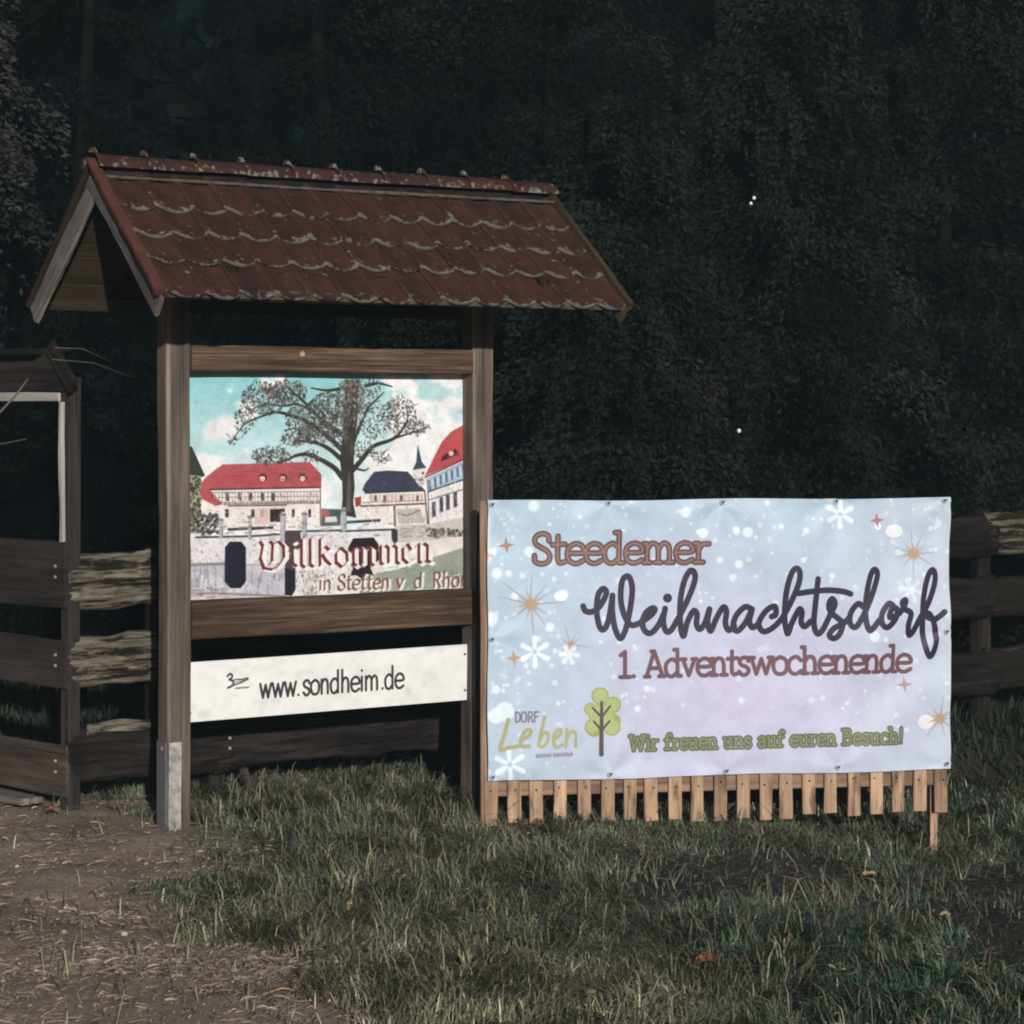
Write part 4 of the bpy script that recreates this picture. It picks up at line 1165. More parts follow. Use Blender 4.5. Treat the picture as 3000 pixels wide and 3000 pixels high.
    # slogan
    text(p, "Wir freuen uns auf euren Besuch!", (1842, 2198), (2640, 2174), 29, [(14, (100, 102, 88), .95), (4.2, (142, 150, 90), .9)], True, 0, .1)
    # club mark: tree and words
    p.crop(1380, 1960, 2.683)
    leaf = (166, 180, 110)
    for X_, Y_, R_ in ((1008, 208, 70), (932, 312, 52), (1108, 278, 66), (945, 452, 62), (1100, 452, 70), (1020, 370, 105), (960, 470, 60), (1118, 400, 52)):
        p.dot(X_, Y_, R_, (152, 168, 98))
    for X_, Y_, R_ in ((1008, 208, 58), (932, 312, 42), (1108, 278, 54), (945, 452, 50), (1100, 452, 58), (1020, 370, 95)):
        p.dot(X_, Y_, R_, (178, 188, 126), .8)
    bark = (92, 78, 80)
    p.stroke([(1019, 255), (1019, 420), (1018, 665)], 22, bark, w1=38)
    for q in ([(1019, 375), (950, 302)], [(1019, 375), (1086, 288)], [(1019, 478), (958, 408)], [(1019, 478), (1082, 406)]):
        p.stroke(q, 17, bark)
    text(p, "DORF", (335, 412), (525, 410), 53, [(14, (128, 118, 134), 1)], False)
    ol = (168, 168, 118)
    for q, w in (([(285, 392), (258, 500), (222, 625), (300, 612), (378, 600)], 31), ([(384, 556), (446, 520), (462, 480), (424, 478), (386, 540), (390, 600), (450, 600)], 29),
                 ([(572, 372), (545, 480), (520, 590)], 26), ([(528, 560), (556, 505), (594, 500), (592, 560), (556, 604), (522, 594)], 27), ([(640, 548), (694, 505), (692, 470), (655, 492), (638, 565), (660, 610), (708, 590)], 28),
                 ([(744, 470), (741, 540), (736, 606)], 25), ([(740, 560), (768, 498), (800, 486), (816, 520), (813, 560), (812, 606)], 24)):
        p.stroke(q, w, ol, .95, curve=True)
    rr = random.Random(3)
    for k in range(24):
        if k == 10: continue
        x = 504 + k * 12.2
        p.stroke([(x, 690 - k * .6), (x + rr.uniform(-2, 4), 662 - k * .5)], 7, (122, 112, 128), .85)
        p.stroke([(x, rr.choice([676, 664, 688]) - k * .5), (x + 8, 676 - k * .5)], 5, (130, 120, 136), .8)
    p.crop(0, 0, 1.0)
    p.stroke([(1430, 1500), (1432, 1650)], 6, (236, 244, 248), .5)
paint_banner(ban)
ban.a += (ban.a.mean(2, keepdims=True) - ban.a) * .10      # faded ink
M_BAN = print_material("printed_banner_cloth", ban.image("banner_print"), .46, .12)
banner = empty("banner", bw(0, .004, 0), BROT)
tag(banner, "wide pale blue and lilac advent banner lettered in brown and black script", "banner")
EY = [(.02, 1.580), (.645, 1.583), (1.27, 1.583), (1.90, 1.583), (2.515, 1.585), (2.525, .87), (2.525, .152), (1.91, .148), (1.29, .144), (.655, .143), (.022, .143), (.018, .87)]
def cloth():
    nx, nz = 150, 90
    V = []
    for j in range(nz + 1):
        for i in range(nx + 1):
            s = BLEN * i / nx; z = BZ0 + (BZ1 - BZ0) * j / nz
            near = min(math.hypot(s - a, z - b) for a, b in EY)
            free = min(1, near / .35)
            e = min(s, BLEN - s, z - BZ0, BZ1 - z)
            d = .004
            # tension folds fan out from the eyelets, plus a loose diagonal sag in the lower right and a fold crease
            for a, b in EY:
                r_ = math.hypot(s - a, z - b)
                if r_ < .5 and r_ > 1e-4:
                    an = math.atan2(z - b, s - a)
                    d += .0062 * math.exp(-((r_ - .10) / .13) ** 2) * math.sin(an * 5 + a * 3)
            d += 2.0 * free * (.006 * math.sin(3.1 * s + 2.0 * z) + .005 * math.sin(6.3 * (s * .55 + z) + .5) * (.3 + s / BLEN)
                         + .007 * max(0, s - 1.3) * math.sin(13 * (z * .8 - s * .55) + 1.2) * math.exp(-((z - .5) / .5) ** 2)
                         + .004 * max(0, s - 1.8) * math.sin(22 * (z * .5 - s * .7)) + .003 * math.sin(17 * s + 4 * z) * math.exp(-((z - 1.45) / .3) ** 2))
            d += .0025 * math.exp(-abs(s - .85) / .02) * free + .0025 * math.exp(-abs(s - 1.7) / .02) * free + .002 * math.exp(-abs(z - .86) / .02) * free
            wob = .004 * math.sin(5 * s + 1) if j in (0, nz) else 0
            wx = .003 * math.sin(9 * z) if i in (0, nx) else 0
            V.append((s + wx, -max(d, -.009) - .016, z + wob))
    Fc = []
    for j in range(nz):
        for i in range(nx):
            a = j * (nx + 1) + i
            Fc.append((a, a + 1, a + nx + 2, a + nx + 1))
    me = mesh(V, Fc, True)
    uv = me.uv_layers.new(name="UVMap")
    for lp in me.loops:
        v = lp.vertex_index
        uv.data[lp.index].uv = ((v % (nx + 1)) / nx, (v // (nx + 1)) / nz)
    return me
link("cloth", cloth(), M_BAN, banner)
def ring_mesh(R, r, n=10):
    V, Fc = [], []
    for i in range(n):
        a = 6.2832 * i / n
        for rr, h in ((R, 0), (R * .85, .004), (r * 1.2, .004), (r, 0)):
            V.append((rr * math.cos(a), rr * math.sin(a), h))
    for i in range(n):
        for k in range(3):
            Fc.append((i * 4 + k, ((i + 1) % n) * 4 + k, ((i + 1) % n) * 4 + k + 1, i * 4 + k + 1))
    return mesh(V, Fc, True)
EYM = ring_mesh(.013, .006)
M_EYE = plain("eyelet_metal", (.30, .31, .33, 1), .4, .6)
for s, z in EY:
    linkm("eyelet", EYM, M_EYE, banner, frame((s, -.026, z), (1, 0, 0), z=(0, -1, 0)))
TIE = M_DARKW
for s, z in EY:
    linkm("cable_tie", tube_mesh([(0, 0, 0), (.006, .004, .008), (.016, .012, .004)], [.003, .003, .002], 5), TIE, banner, frame((s, -.027, z), (1, 0, 0), z=(0, -1, 0)))

# ---- slab fence running behind the welcome board
FA = Vector((-2.20, 12.48, 0)); FU = Vector((math.cos(TH), math.sin(TH), 0)); FV = Vector((-FU.y, FU.x, 0))
fence = empty("slab_fence", FA, TH)
tag(fence, "low fence of rough bark edged slabs running behind the welcome board to the right edge", "fence")
def slab_mesh(L, h, seed, dens=44):
    """flat back, furrowed rounded front (towards -y), wavy upper and lower edges; x along, z up (centred)"""
    nx, nz = max(6, int(L * dens)), 18
    xs = np.linspace(0, L, nx + 1); ts = np.linspace(-1, 1, nz + 1)
    X, T = np.meshgrid(xs, ts)
    up = .5 * h * (1 + .22 * (fbm(xs * 4, xs * 0 + 3, seed, 4) - .5) * 2)
    dn = .5 * h * (1 + .22 * (fbm(xs * 4, xs * 0 + 8, seed + 5, 4) - .5) * 2)
    Z = np.where(T > 0, T * up, T * dn)
    bulge = .055 * np.sqrt(np.clip(1 - T ** 2, 0, 1))
    fur = .03 * (fbm(X * 6, T * 5, seed + 9, 4) - .5) + .03 * (fbm(X * 14, T * 9, seed + 11, 3) - .5)
    Yf = -bulge - fur * np.sqrt(np.clip(1 - T ** 2, 0.05, 1))
    Vt = np.stack([X, Yf, Z], -1).reshape(-1, 3)
    Vb = np.stack([X, np.full_like(X, .018), Z * .97], -1).reshape(-1, 3)
    n = len(Vt); id_ = np.arange(n).reshape(nz + 1, nx + 1)
    f1 = np.stack([id_[:-1, :-1], id_[:-1, 1:], id_[1:, 1:], id_[1:, :-1]], -1).reshape(-1, 4)
    f2 = f1[:, ::-1] + n
    def strip(a): return np.stack([a[:-1], a[1:], a[1:] + n, a[:-1] + n], -1)
    f3 = np.concatenate([strip(id_[0, ::-1]), strip(id_[-1]), strip(id_[:, 0]), strip(id_[::-1, -1])])
    return np_mesh(np.concatenate([Vt, Vb]), np.concatenate([f1, f2, f3]), None, True)
def fz(t):                                  # fence follows the ground a little
    return .0 + .05 * smooth(3, 6.5, t)
POSTS = (.75, 2.55, 4.45, 6.50, 8.2)
segs = [(-.15, .365), (.375, POSTS[0] + .05)] + [(POSTS[i] - .04, POSTS[i + 1] + .05) for i in range(4)] + [(POSTS[4], 10.0)]  # first split falls where the welcome board's shadow begins; darker wood follows
for si, (a, b) in enumerate(segs):
    for ri, (zc, h) in enumerate(((1.175, .285), (.765, .275), (.285, .30))):
        dz = float(fz((a + b) / 2)) + RND.uniform(-.012, .012)
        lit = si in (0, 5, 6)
        mt = (M_SLAB if si == 0 else M_SLABD if (si == 5 and ri == 0) else M_BARKS) if (lit and not (si == 0 and ri == 2)) else M_DARKW  # shade in the colour: lit slabs get bark tones, shaded ones dark wood
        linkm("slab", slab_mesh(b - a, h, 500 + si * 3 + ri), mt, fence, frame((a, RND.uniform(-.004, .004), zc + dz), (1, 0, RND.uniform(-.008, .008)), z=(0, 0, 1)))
for k, t in enumerate((.42,) + POSTS):  # first post added to darken the gap where a shadow strip falls
    linkm("fence_post", board(1.75, .11, .12, 8, .004, 600 + k, .02), M_DARKW, fence, frame((t, .078, -.40 + float(fz(t))), (0, 0, 1), (0, 1, 0)))
linkm("slab", board(.40, .02, .055, 8, .006, 640, .006), M_SLAB, fence, frame((-.05, -.066, .425), (1, 0, .0), y=(0, 1, 0)))
for z in (.315, .26):
    linkm("screw", disc_mesh(.009, .006), M_SCREW, fence, frame((.775, -.066, z), (1, 0, 0), z=(0, -1, 0)))
linkm("stake", board(.34, .04, .04, 5, .004, 651, .01), M_HUTLOW, fence, frame((.93, -.12, -.17), (-.3, 0, 1), (0, 1, 0)))

# ---- hut at the left edge
HP = Vector((-2.30, 12.42, 0))
HA = math.radians(135)                        # wall runs from the corner post to the left and away
hut = empty("wooden_hut", HP, HA)
tag(hut, "dark wooden hut with a pale window frame cut off by the left edge", "hut")
HD = Vector((math.cos(HA), math.sin(HA), 0))
# local: x along the wall away from the corner, y to the outside (towards the camera side is +y), z up
def hb(name, lx, ly, lz, o, mat, seed, xax=(1, 0, 0), wob=.002, ch=.005):
    return linkm(name, board(lx, ly, lz, 12, wob, seed, ch), mat, hut, frame(o, xax, z=(0, 0, 1) if abs(xax[2]) < .9 else (1, 0, 0)))
hb("corner_post", 2.55, .075, .075, (-.012, 0, -.30), M_HUT, 701, (0, 0, 1), .003)
hb("corner_post", 2.55, .10, .10, (2.2, 0, -.30), M_HUT, 702, (0, 0, 1))
for k, (z, h, mt) in enumerate(((1.222, .345, M_HUT), (.762, .25, M_HUT), (.212, .265, M_HUTLOW))):
    hb("wall_plank", 2.33, .026, h, (-.052, .052, z), mt, 710 + k, (1, 0, 0), .003)
    for dz in (.028, -.028):
        linkm("screw", disc_mesh(.009, .007), M_SCREW, hut, frame((.03, .065, z + dz + .02), (1, 0, 0), z=(0, 1, 0)))
hb("sill_board", 1.6, .14, .035, (.12, .15, .05), M_BARGE, 719, (1, 0, 0), .003)
hb("window_frame", 2.1, .022, .046, (.015, .056, 2.147), M_FRAME, 720)
hb("window_frame", .73, .022, .034, (-.006, .050, 1.392), M_FRAME, 721, (0, 0, 1))
# boarded gable with a sloping edge board and the dark roof behind it
for k in range(2):
    zb = 2.225 + k * .105
    x0 = -.13 + (zb - 2.17) * 1.0
    hb("gable_board", 2.5 - x0, .022, .101, (max(-.10, x0), .040, zb), M_GABLE, 730 + k, (1, 0, 0), .002, .004)
sd = Vector((.72, 0, .69)).normalized(); sn = Vector((-.69, 0, .72)).normalized()
linkm("bargeboard", board(.30, .02, .09, 6, .003, 741, .004), M_GABLE, hut, frame(Vector((-.13, .065, 2.20)), sd, z=sn))
linkm("roof_board", board(2.3, .24, .02, 10, .002, 745, .003), M_SHING, hut, frame((.16, .0, 2.392), (1, 0, 0), y=(0, 1, -.1)))

# ---- bare branches hanging in front of the hut window
for k, (pts, lab) in enumerate(([[(-2.78, 11.95, 1.82), (-2.62, 12.0, 2.02), (-2.50, 12.02, 2.15), (-2.44, 12.05, 2.24)], "pale crooked branch slanting across the hut window's top corner"],
                                [[(-2.80, 12.0, 1.86), (-2.62, 12.0, 1.90), (-2.44, 12.0, 1.935)], "thin twig stretching level across the hut window"])):
    o = link("bare_branch", tube_mesh(pts, ([.005, .006, .006, .004], [.0025, .002, .0015])[k], 5), M_TWIG)
    tag(o, lab, "branch", "bare branches by the hut")
TW = []
for k, (a, b, lab) in enumerate((((-2.36, 12.25, 2.34), (-1.98, 12.5, 2.25), "thin grey twig sticking out right of the hut roof, lower one"),
                                 ((-2.34, 12.22, 2.40), (-2.08, 12.4, 2.33), "thin grey twig sticking out right of the hut roof, upper one"))):
    mid = tuple((p + q) / 2 + d for p, q, d in zip(a, b, (0, 0, .03)))
    o = link("bare_branch", tube_mesh([a, mid, b], [.0022, .0016, .001], 5), M_TWIG)
    tag(o, lab, "branch", "bare branches by the hut")

# ================================================================== VEGETATION
def crown_mesh(seed, h, r, z0, n_br, n_leaf, leaf, cols, droop=.35, narrow=2.4, lean=(0, 0)):
    """leaf-sized faces strung along drooping boughs around the trunk"""
    rg = np.random.default_rng(seed)
    hs = z0 + (h - z0) * rg.random(n_br) ** .9
    az = rg.random(n_br) * 2 * np.pi
    rel = (hs - z0) / (h - z0)
    ln = r * (1 - .62 * rel ** 1.3) * (.6 + .55 * rg.random(n_br))
    lum = .6 + .7 * rg.random(n_br) ** 1.5
    b = np.repeat(np.arange(n_br), n_leaf)
    t = rg.random(len(b)) ** .65
    L = ln[b]
    dx, dy = np.cos(az[b]), np.sin(az[b])
    wid = (.10 + .30 * np.sin(np.pi * np.clip(t, 0, 1))) * L * .55
    lat = rg.normal(0, 1, len(b)) * wid * .55
    px = dx * L * t - dy * lat + lean[0] * hs[b] / h
    py = dy * L * t + dx * lat + lean[1] * hs[b] / h
    pz = hs[b] + L * (.22 * t - droop * t ** 2) - np.abs(rg.normal(0, .13, len(b))) * (.4 + t) + rg.normal(0, .05, len(b))
    P = np.stack([px, py, pz], -1)
    # leaf axis: outwards and hanging
    A = np.stack([dx + rg.normal(0, .7, len(b)), dy + rg.normal(0, .7, len(b)), -.7 + rg.normal(0, .55, len(b))], -1)
    A /= np.linalg.norm(A, axis=1, keepdims=True)
    Bv = np.cross(A, rg.normal(0, 1, (len(b), 3))); Bv /= np.linalg.norm(Bv, axis=1, keepdims=True)
    s = leaf * (.55 + .9 * rg.random(len(b)))[:, None]
    w = s / narrow
    V = np.stack([P - A * s * .5, P + Bv * w * .5, P + A * s * .5, P - Bv * w * .5], 1).reshape(-1, 3)
    Fq = np.arange(len(V)).reshape(-1, 4)
    ci = rg.integers(0, len(cols), n_br)
    cc = np.array(cols)[ci[b]] * (lum[b] * (.7 + .6 * rg.random(len(b))))[:, None]
    return np_mesh(V, Fq, np.repeat(cc, 4, 0))

GREEN = [(.012, .018, .014), (.016, .021, .016), (.018, .020, .016), (.011, .017, .015)]  # leaf colours darkened to imitate light fading with distance
DIMMED = [(.005, .009, .008), (.007, .010, .008), (.004, .008, .009)]  # deepest tone for the tall back trees, fading light in the colour
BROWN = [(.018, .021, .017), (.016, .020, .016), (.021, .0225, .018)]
HAZE_GREY = [(.038, .037, .037), (.032, .032, .032), (.046, .044, .043)]  # grey leaf tone imitating pale haze at the upper left
def tree(x, y, h, r, seed, cols, label, n_br=70, n_leaf=230, leaf=.07, z0=.5, droop=.35, lean=(0, 0), name="leafy_tree", narrow=2.4):
    z = gz(x, y)
    t = empty(name, (x, y, z))
    tag(t, label, "tree", "trees of the dark wood")
    rr = random.Random(seed)
    pts = [(0, 0, -.2), (rr.uniform(-.1, .1), rr.uniform(-.1, .1) + .1, h * .3), (rr.uniform(-.2, .2) + lean[0] * .6, lean[1] * .6, h * .65), (lean[0], lean[1], h * .95)]
    link("trunk", tube_mesh(pts, [.10, .08, .05, .015], 8), M_BARK, t)
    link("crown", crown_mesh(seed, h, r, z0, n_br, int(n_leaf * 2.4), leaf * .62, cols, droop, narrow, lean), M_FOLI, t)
    return t
tree(-3.15, 17.2, 7.6, 1.7, 1, DIMMED, "dark tree behind the hut and left half of the tiled roof", 90, 240)
tree(-1.35, 18.3, 8.2, 1.9, 2, DIMMED + [(.011, .014, .011)], "tall dark tree rising behind the middle of the tiled roof", 100, 250)
tree(.35, 18.0, 8.0, 1.8, 3, GREEN + DIMMED, "dim green tree showing right above the right end of the tiled roof", 110, 260)
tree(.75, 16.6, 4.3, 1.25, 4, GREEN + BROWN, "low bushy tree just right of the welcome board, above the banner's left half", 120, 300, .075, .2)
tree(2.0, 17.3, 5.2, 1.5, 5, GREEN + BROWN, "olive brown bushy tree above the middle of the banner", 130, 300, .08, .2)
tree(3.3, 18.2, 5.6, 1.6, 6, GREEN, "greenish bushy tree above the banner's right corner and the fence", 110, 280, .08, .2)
tree(2.3, 20.0, 8.4, 2.0, 7, DIMMED, "tall nearly black tree filling the upper right", 110, 260)
tree(4.6, 19.5, 8.0, 1.9, 8, DIMMED, "nearly black tree at the right edge of the picture", 100, 240)
tree(-3.5, 14.6, 6.4, .95, 9, HAZE_GREY, "grey tree crown standing in for pale haze at the upper left edge above the hut", 70, 200, .075, 2.6, .5, (-.1, 0))
# far wood behind: one mass
vs, fs, cs, off = [], [], [], 0
me_parts = []
for k in range(36):
    x = -9.5 + (k % 20) * 1.0 + (k // 20) * 2; y = 21.5 + (k % 3) * 1.2 + (k // 20) * 4
    rg = np.random.default_rng(800 + k)
    me = crown_mesh(800 + k, 10.8, 2.2, .1, 90, 200, .36, DIMMED, .35, 1.4)
    n = len(me.vertices)
    co = np.empty(n * 3, np.float32); me.vertices.foreach_get("co", co); co = co.reshape(-1, 3) + np.array([x, y, 0], np.float32)
    cl = np.empty(n * 4, np.float32); me.color_attributes["tint"].data.foreach_get("color", cl)
    vs.append(co); cs.append(cl.reshape(-1, 4)[:, :3]); fs.append(np.arange(n).reshape(-1, 4) + off); off += n
    bpy.data.meshes.remove(me)
fw = link("far_wood", np_mesh(np.concatenate(vs), np.concatenate(fs), np.concatenate(cs)), M_FOLI)
tag(fw, kind="stuff")
# small white balls for the white specks among the branches
def ico(r, n=6):
    V, Fc = [(0, 0, r)], []
    for i in (1, 2, 3):
        a = math.pi * i / 4
        for j in range(n):
            V.append((r * math.sin(a) * math.cos(6.2832 * j / n), r * math.sin(a) * math.sin(6.2832 * j / n), r * math.cos(a)))
    V.append((0, 0, -r))
    for j in range(n):
        k = (j + 1) % n
        Fc += [(0, 1 + j, 1 + k), (1 + j, 1 + n + j, 1 + n + k, 1 + k), (1 + n + j, 1 + 2 * n + j, 1 + 2 * n + k, 1 + n + k), (1 + 2 * n + j, 1 + 3 * n, 1 + 2 * n + k)]
    return mesh(V, Fc, True)
for px, py, Y, r, lab in ((2165, 1262, 15.6, .015, "lone round white fleck in the dark foliage above the banner"), (2209, 580, 15.7, .013, "upper of two white flecks high in the dark trees"),
                          (2200, 596, 15.7, .012, "lower of two white flecks high in the dark trees")):
    o = link("white_fleck", ico(r), M_FLECK, None, ((px - CX) / F_PX * Y, Y, CAM_H - (py - HY) / F_PX * Y))
    tag(o, lab, "berry", "white flecks in the trees")

# ---- grass
def blades(n, xr, yr, dens, lmin, lmax, wid, colf, seed, flop=.5, up=1.0):
    rg = np.random.default_rng(seed)
    x = rg.uniform(*xr, n); y = rg.uniform(*yr, n)
    keep = rg.random(n) < dens(x, y)
    x, y = x[keep], y[keep]; m = len(x)
    z = ground_z(x, y) - .006
    L = (lmin + (lmax - lmin) * rg.random(m) ** 1.8) * (.35 + 1.3 * fbm(x * 4.2, y * 4.2, 77, 3))
    az = 12.6 * vnoise(x * 3.1, y * 3.1, 55) + rg.normal(0, .8, m); fl = flop * (.35 + rg.random(m) ** 1.2)
    d = np.stack([np.cos(az), np.sin(az), np.zeros(m)], -1)
    sd = np.stack([-np.sin(az), np.cos(az), np.zeros(m)], -1)
    sd = sd * (1 - .0) ; w = wid * (.6 + .8 * rg.random(m))[:, None]
    P0 = np.stack([x, y, z], -1)
    P1 = P0 + d * (L * fl * .35)[:, None]; P1[:, 2] += L * .55 * up
    P2 = P0 + d * (L * fl * 1.05)[:, None]; P2[:, 2] += L * (.98 - .42 * fl) * up
    V = np.stack([P0 - sd * w * .5, P0 + sd * w * .5, P1 - sd * w * .45, P1 + sd * w * .45, P2], 1).reshape(-1, 3)
    i0 = np.arange(m)[:, None] * 5
    F_ = np.concatenate([i0 + np.array([[0, 1, 3]]), i0 + np.array([[0, 3, 2]]), i0 + np.array([[2, 3, 4]])])
    c = colf(x, y, rg, m)
    return V, F_, np.repeat(c, 5, 0)
def turf_density(x, y):
    d, s = cover(x, y)
    p = fbm(x * 1.6, y * 1.6, 61, 3)
    return np.clip((1 - d * .985) * (1 - s * .97) * (.35 + 1.0 * smooth(.3, .6, p)), 0, 1)
def turf_color(x, y, rg, m):
    p = fbm(x * .9 + 3, y * .9, 63, 3)[:, None]
    green = np.array([.145, .165, .112]); cool = np.array([.092, .138, .100]); straw = np.array([.44, .39, .27]); olive = np.array([.25, .24, .148])
    c = green + (cool - green) * smooth(.4, .65, p)
    fr = smooth(10.6, 9.2, y)[:, None] * smooth(1.6, .2, x)[:, None]        # drier near the path edge
    c = c + (olive - c) * np.clip(fr * .8, 0, 1)
    lush = (smooth(.5, 1.3, x) * smooth(11.2, 10.3, y))[:, None]
    c = c + (np.array([.058, .125, .082]) - c) * lush * .8
    dry = (rg.random(m)[:, None] < (.10 + .22 * fr) * (1 - .7 * lush))
    c = np.where(dry, straw, c)
    cl = fbm(x * 5, y * 5, 201, 3)[:, None]
    return c * (.5 + .9 * rg.random(m)[:, None]) * (.45 + 1.1 * smooth(.3, .7, cl))
def thatch_color(x, y, rg, m):
    k = rg.random(m)[:, None]
    c = np.where(k < .5, np.array([.26, .235, .152]), np.where(k < .8, np.array([.17, .18, .118]), np.array([.44, .39, .275])))
    return c * (.5 + .8 * rg.random(m)[:, None])
A = blades(270000, (-3.4, 4.6), (7.6, 14.5), turf_density, .04, .135, .0046, turf_color, 5, 1.25)
B = blades(16000, (-3.4, 4.6), (7.6, 14.5), lambda x, y: turf_density(x, y) * smooth(.5, .7, fbm(x * 2.5, y * 2.5, 91, 2)), .13, .27, .0055, thatch_color, 6, 1.2)
def far_d(x, y): return np.full(len(x), .8) * smooth(14.0, 14.6, y)
Cc = blades(26000, (-5, 6.5), (14.0, 19.0), far_d, .08, .22, .012, lambda x, y, rg, m: np.array([.032, .042, .028]) * (.5 + rg.random(m))[:, None], 8, .7)
vs, fs, cs, off = [], [], [], 0
D = blades(90000, (-3.4, 4.6), (7.6, 14.0), lambda x, y: turf_density(x, y) * (1 - .75 * smooth(.5, 1.3, x) * smooth(11.2, 10.3, y)) * (.25 + .75 * smooth(.42, .62, fbm(x * 1.9 + 5, y * 1.9, 95, 3))), .07, .20, .0045, thatch_color, 9, 1.6)
for V, F_, c in (A, B, Cc, D):
    vs.append(V); fs.append(F_ + off); cs.append(c); off += len(V)
gr = link("grass", np_mesh(np.concatenate(vs), np.concatenate(fs), np.concatenate(cs)), M_GRASS)
tag(gr, kind="stuff")
# flattened straw and rotted blades lying on the dirt and soil
def litter(n, seed):
    rg = np.random.default_rng(seed)
    x = rg.uniform(-3.3, 4.2, n); y = rg.uniform(7.6, 13.4, n)
    d, s = cover(x, y)
    near = smooth(12.0, 8.8, y)
    p = fbm(x * 1.4, y * 2.2, 71, 3)
    keep = rg.random(n) < (d * (.15 + .85 * near) * (.25 + smooth(.38, .6, p)) + s * .10 + (1 - d) * (1 - s) * .30)
    x, y, d, s = x[keep], y[keep], d[keep], s[keep]; m = len(x)
    z = ground_z(x, y) + .004 + .014 * rg.random(m)
    az = rg.normal(0, .85, m); L = (.012 + .085 * rg.random(m) ** 2.8)
    w = .0010 + .0020 * rg.random(m)
    dv = np.stack([np.cos(az), np.sin(az), rg.normal(0, .16, m)], -1); sv = np.stack([-np.sin(az), np.cos(az), rg.normal(.3, .5, m)], -1)
    P = np.stack([x, y, z], -1)
    k = (.003 + .012 * rg.random(m))[:, None] * np.array([[0, 0, 1.]])
    V = np.stack([P - dv * L[:, None] * .5 - sv * w[:, None], P - dv * L[:, None] * .5 + sv * w[:, None], P + k * .6 - sv * w[:, None], P + k * .6 + sv * w[:, None],
                  P + dv * L[:, None] * .5 + sv * w[:, None] * .3, ], 1).reshape(-1, 3)
    i0 = np.arange(m)[:, None] * 5
    F_ = np.concatenate([i0 + np.array([[0, 1, 3]]), i0 + np.array([[0, 3, 2]]), i0 + np.array([[2, 3, 4]])])
    tan = np.array([.42, .34, .265]); br = np.array([.28, .215, .172])
    c = np.where(rg.random(m)[:, None] < .35, tan, br) * (.45 + .8 * rg.random(m)[:, None])
    c *= (1 - .72 * s[:, None])
    return np_mesh(V, F_, np.repeat(c, 5, 0))
tag(link("straw_litter", litter(200000, 12), M_STRAW), kind="stuff")

# ---- distinct tufts
def tuft(x, y, n, L, col, label, seed):
    rg = np.random.default_rng(seed)
    az = rg.random(n) * 6.2832; fl = .25 + .75 * rg.random(n); ll = L * (.5 + .5 * rg.random(n))
    d = np.stack([np.cos(az), np.sin(az), np.zeros(n)], -1); sd = np.stack([-np.sin(az), np.cos(az), np.zeros(n)], -1) * .0055
    P0 = d * .03 * rg.random(n)[:, None]; P0[:, 2] -= .03
    P1 = P0 + d * (ll * fl * .4)[:, None]; P1[:, 2] += ll * (.65 - .15 * fl)
    P2 = P0 + d * (ll * fl * .95)[:, None]; P2[:, 2] += ll * (.95 - .5 * fl)
    V = np.stack([P0 - sd, P0 + sd, P1 - sd * .9, P1 + sd * .9, P2], 1).reshape(-1, 3)
    i0 = np.arange(n)[:, None] * 5
    F_ = np.concatenate([i0 + np.array([[0, 1, 3]]), i0 + np.array([[0, 3, 2]]), i0 + np.array([[2, 3, 4]])])
    c = np.array(col) * (.6 + .8 * rg.random(n))[:, None]
    o = link("grass_tuft", np_mesh(V, F_, np.repeat(c, 5, 0)), M_GRASS, None, (x, y, gz(x, y)))
    tag(o, label, "grass tuft", "tall grass tufts")
tuft(-.735, 10.62, 110, .24, (0.304, 0.304, 0.199), "large pale grass tuft at the path edge in front of the left post", 1)
tuft(-.18, 9.15, 90, .18, (0.285, 0.266, 0.162), "yellowish tuft low in the grass near the bottom middle", 2)
tuft(-1.2, 11.7, 60, .16, (0.209, 0.218, 0.142), "small tuft beside the foot of the left post", 3)
tuft(.42, 11.35, 70, .17, (0.171, 0.209, 0.142), "green tuft in the grass below the left part of the banner", 4)
tuft(1.75, 9.7, 110, .18, (0.104, 0.180, 0.114), "deep green tuft in the lush grass at the lower right", 5)

# ---- fallen leaves, twigs and pebbles
def leaf_mesh(s, seed):
    r = random.Random(seed)
    V, Fc = [], []
    n = 7
    for i in range(n):
        t = i / (n - 1); w = math.sin(math.pi * min(1, t * .92 + .04)) * .34 * (1 + r.uniform(-.2, .2))
        h = .25 * math.sin(math.pi * t) + .12 * r.random()
        for k in (-1, 0, 1):
            V.append((s * (t - .5), s * w * k, s * (h * .5 + abs(k) * .28 * (1 + r.uniform(-.4, .4)))))
    for i in range(n - 1):
        for k in range(2):
            a = i * 3 + k
            Fc.append((a, a + 1, a + 4, a + 3))
    return mesh(V, Fc, True)
def at_px(px, py):
    Y = 12.0
    for _ in range(40):
        z = gz((px - CX) / F_PX * Y, Y)
        Y = .5 * Y + .5 * F_PX * (CAM_H - z) / (py - HY)
    return ((px - CX) / F_PX * Y, Y, gz((px - CX) / F_PX * Y, Y))
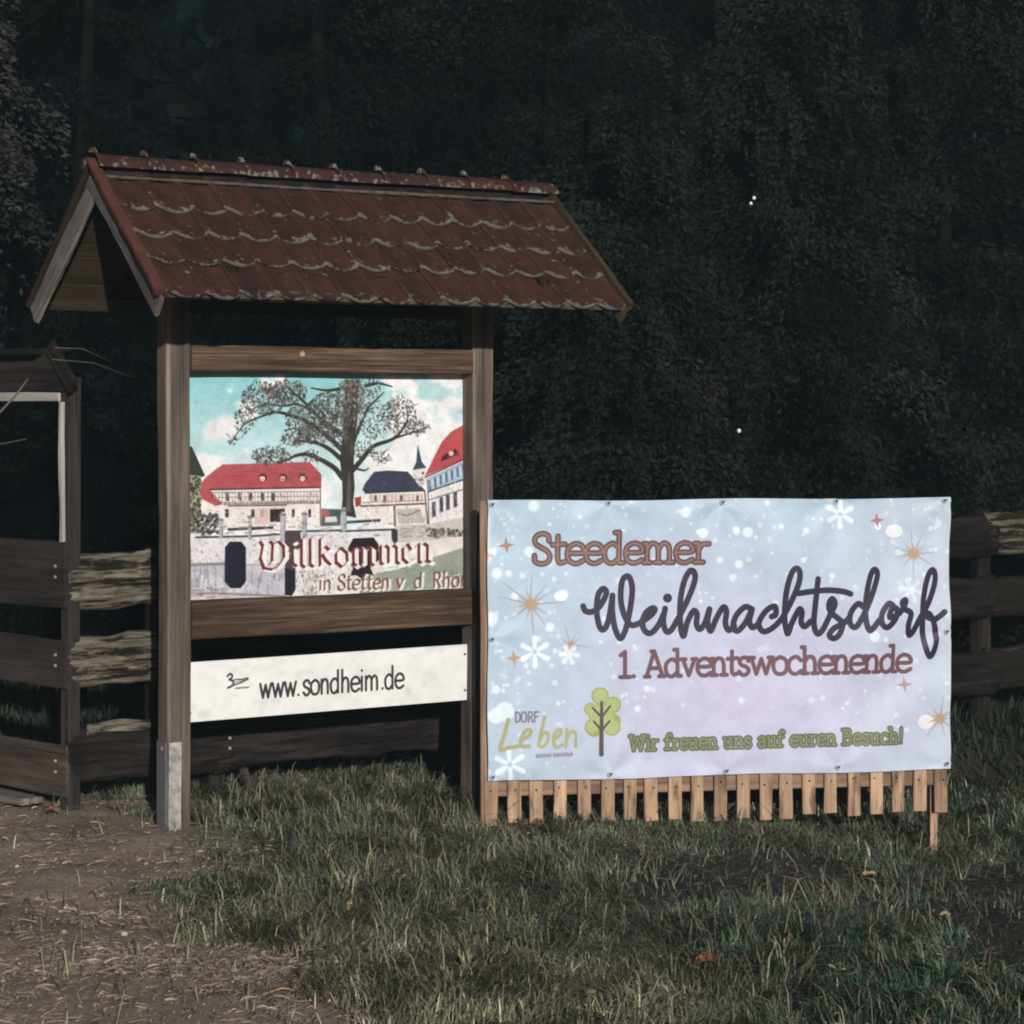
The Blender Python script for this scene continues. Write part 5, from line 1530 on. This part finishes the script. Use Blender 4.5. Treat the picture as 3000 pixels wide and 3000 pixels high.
for k, (px, py, s, rz, mt, lab) in enumerate(((2068, 2848, .10, .4, M_LEAFB, "curled red brown leaf lying in the grass at the bottom"), (1028, 2690, .085, 1.1, M_LEAFT, "tan leaf at the edge of the path near the big tuft"),
                                         (2225, 2805, .06, 2.0, M_LEAFT, "small tan leaf in the green grass right of the red brown leaf"), (1735, 2945, .07, .9, M_LEAFT, "pale tan leaf in the dry grass at the bottom middle"),
                                         (2545, 2585, .075, .1, M_LEAFT, "flat pale leaf on the dark soil below the banner"), (2768, 2700, .05, .2, M_LEAFT, "tiny pale leaf on the dark soil near the right edge"),
                                         (150, 2395, .06, .3, M_LEAFB, "rust coloured leaf on the dirt under the hut wall"))):
    x, y, z = at_px(px, py)
    tag(link("fallen_leaf", leaf_mesh(s, 40 + k), mt, None, (x, y, z + .02), (.15, .1, rz)), lab, "leaf", "fallen leaves")
for k, (a, b, r, lab) in enumerate((((995, 2822), (1135, 2745), .0065, "pale forked looking stick at the edge of the path"), ((770, 2985 - 60), (865, 2925), .004, "short straight stick on the dirt at the bottom left"),
                               ((1590, 2825), (1690, 2895), .005, "pale stick slanting through the dry grass"), ((860, 2770), (955, 2768), .004, "reddish stick lying level on the dirt left of the forked stick"))):
    A_, B_ = Vector(at_px(*a)), Vector(at_px(*b))
    A_.z += .015; B_.z += .03
    mid = (A_ + B_) / 2 + Vector((.01, 0, .015))
    tag(link("stick", tube_mesh([A_, mid, B_], [r, r * .9, r * .5], 6), M_LEAFT if k != 3 else M_LEAFB), lab, "stick", "loose sticks on the ground")
def pebble(r, seed):
    rr = random.Random(seed)
    me = ico(r, 7)
    for v in me.vertices:
        v.co *= rr.uniform(.8, 1.2); v.co.z *= .6
    return me
for k, (px, py, r, lab) in enumerate(((524, 2823, .016, "white pebble on the dirt at the lower left"), (186, 2735, .016, "pale round pebble near the left edge of the dirt"), (50, 2543, .013, "small pale pebble high on the dirt by the left edge"),
                                 (490, 2575, .013, "pale pebble on the dirt straight below the left post"), (365, 2740, .018, "brownish pebble on the middle of the dirt"), (1020, 2722, .012, "small white pebble beside the tan leaf"))):
    x, y, z = at_px(px, py)
    tag(link("pebble", pebble(r, k), M_STONE, None, (x, y, z + .008), (0, 0, k)), lab, "pebble", "pebbles on the dirt")

# ================================================================== HAZE: thin volume added to lift the dark tones
def haze():
    x0, x1, y0, y1, z0, z1 = -200, 200, -200, 200, -1.6, 12.5
    V = [(x, y, z) for z in (z0, z1) for y in (y0, y1) for x in (x0, x1)]
    me = mesh(V, [(0, 2, 3, 1), (4, 5, 7, 6), (0, 1, 5, 4), (2, 6, 7, 3), (0, 4, 6, 2), (1, 3, 7, 5)])
    m = bpy.data.materials.new("added_haze"); m.use_nodes = True
    nt = m.node_tree; nt.nodes.remove(nt.nodes["Principled BSDF"])
    v = nt.nodes.new("ShaderNodeVolumePrincipled")
    v.inputs["Color"].default_value = (.62, .86, 1.0, 1)
    v.inputs["Density"].default_value = 0.0016
    nt.links.new(v.outputs[0], nt.nodes["Material Output"].inputs["Volume"])
    o = link("haze", me, m)
    tag(o, kind="stuff")
haze()
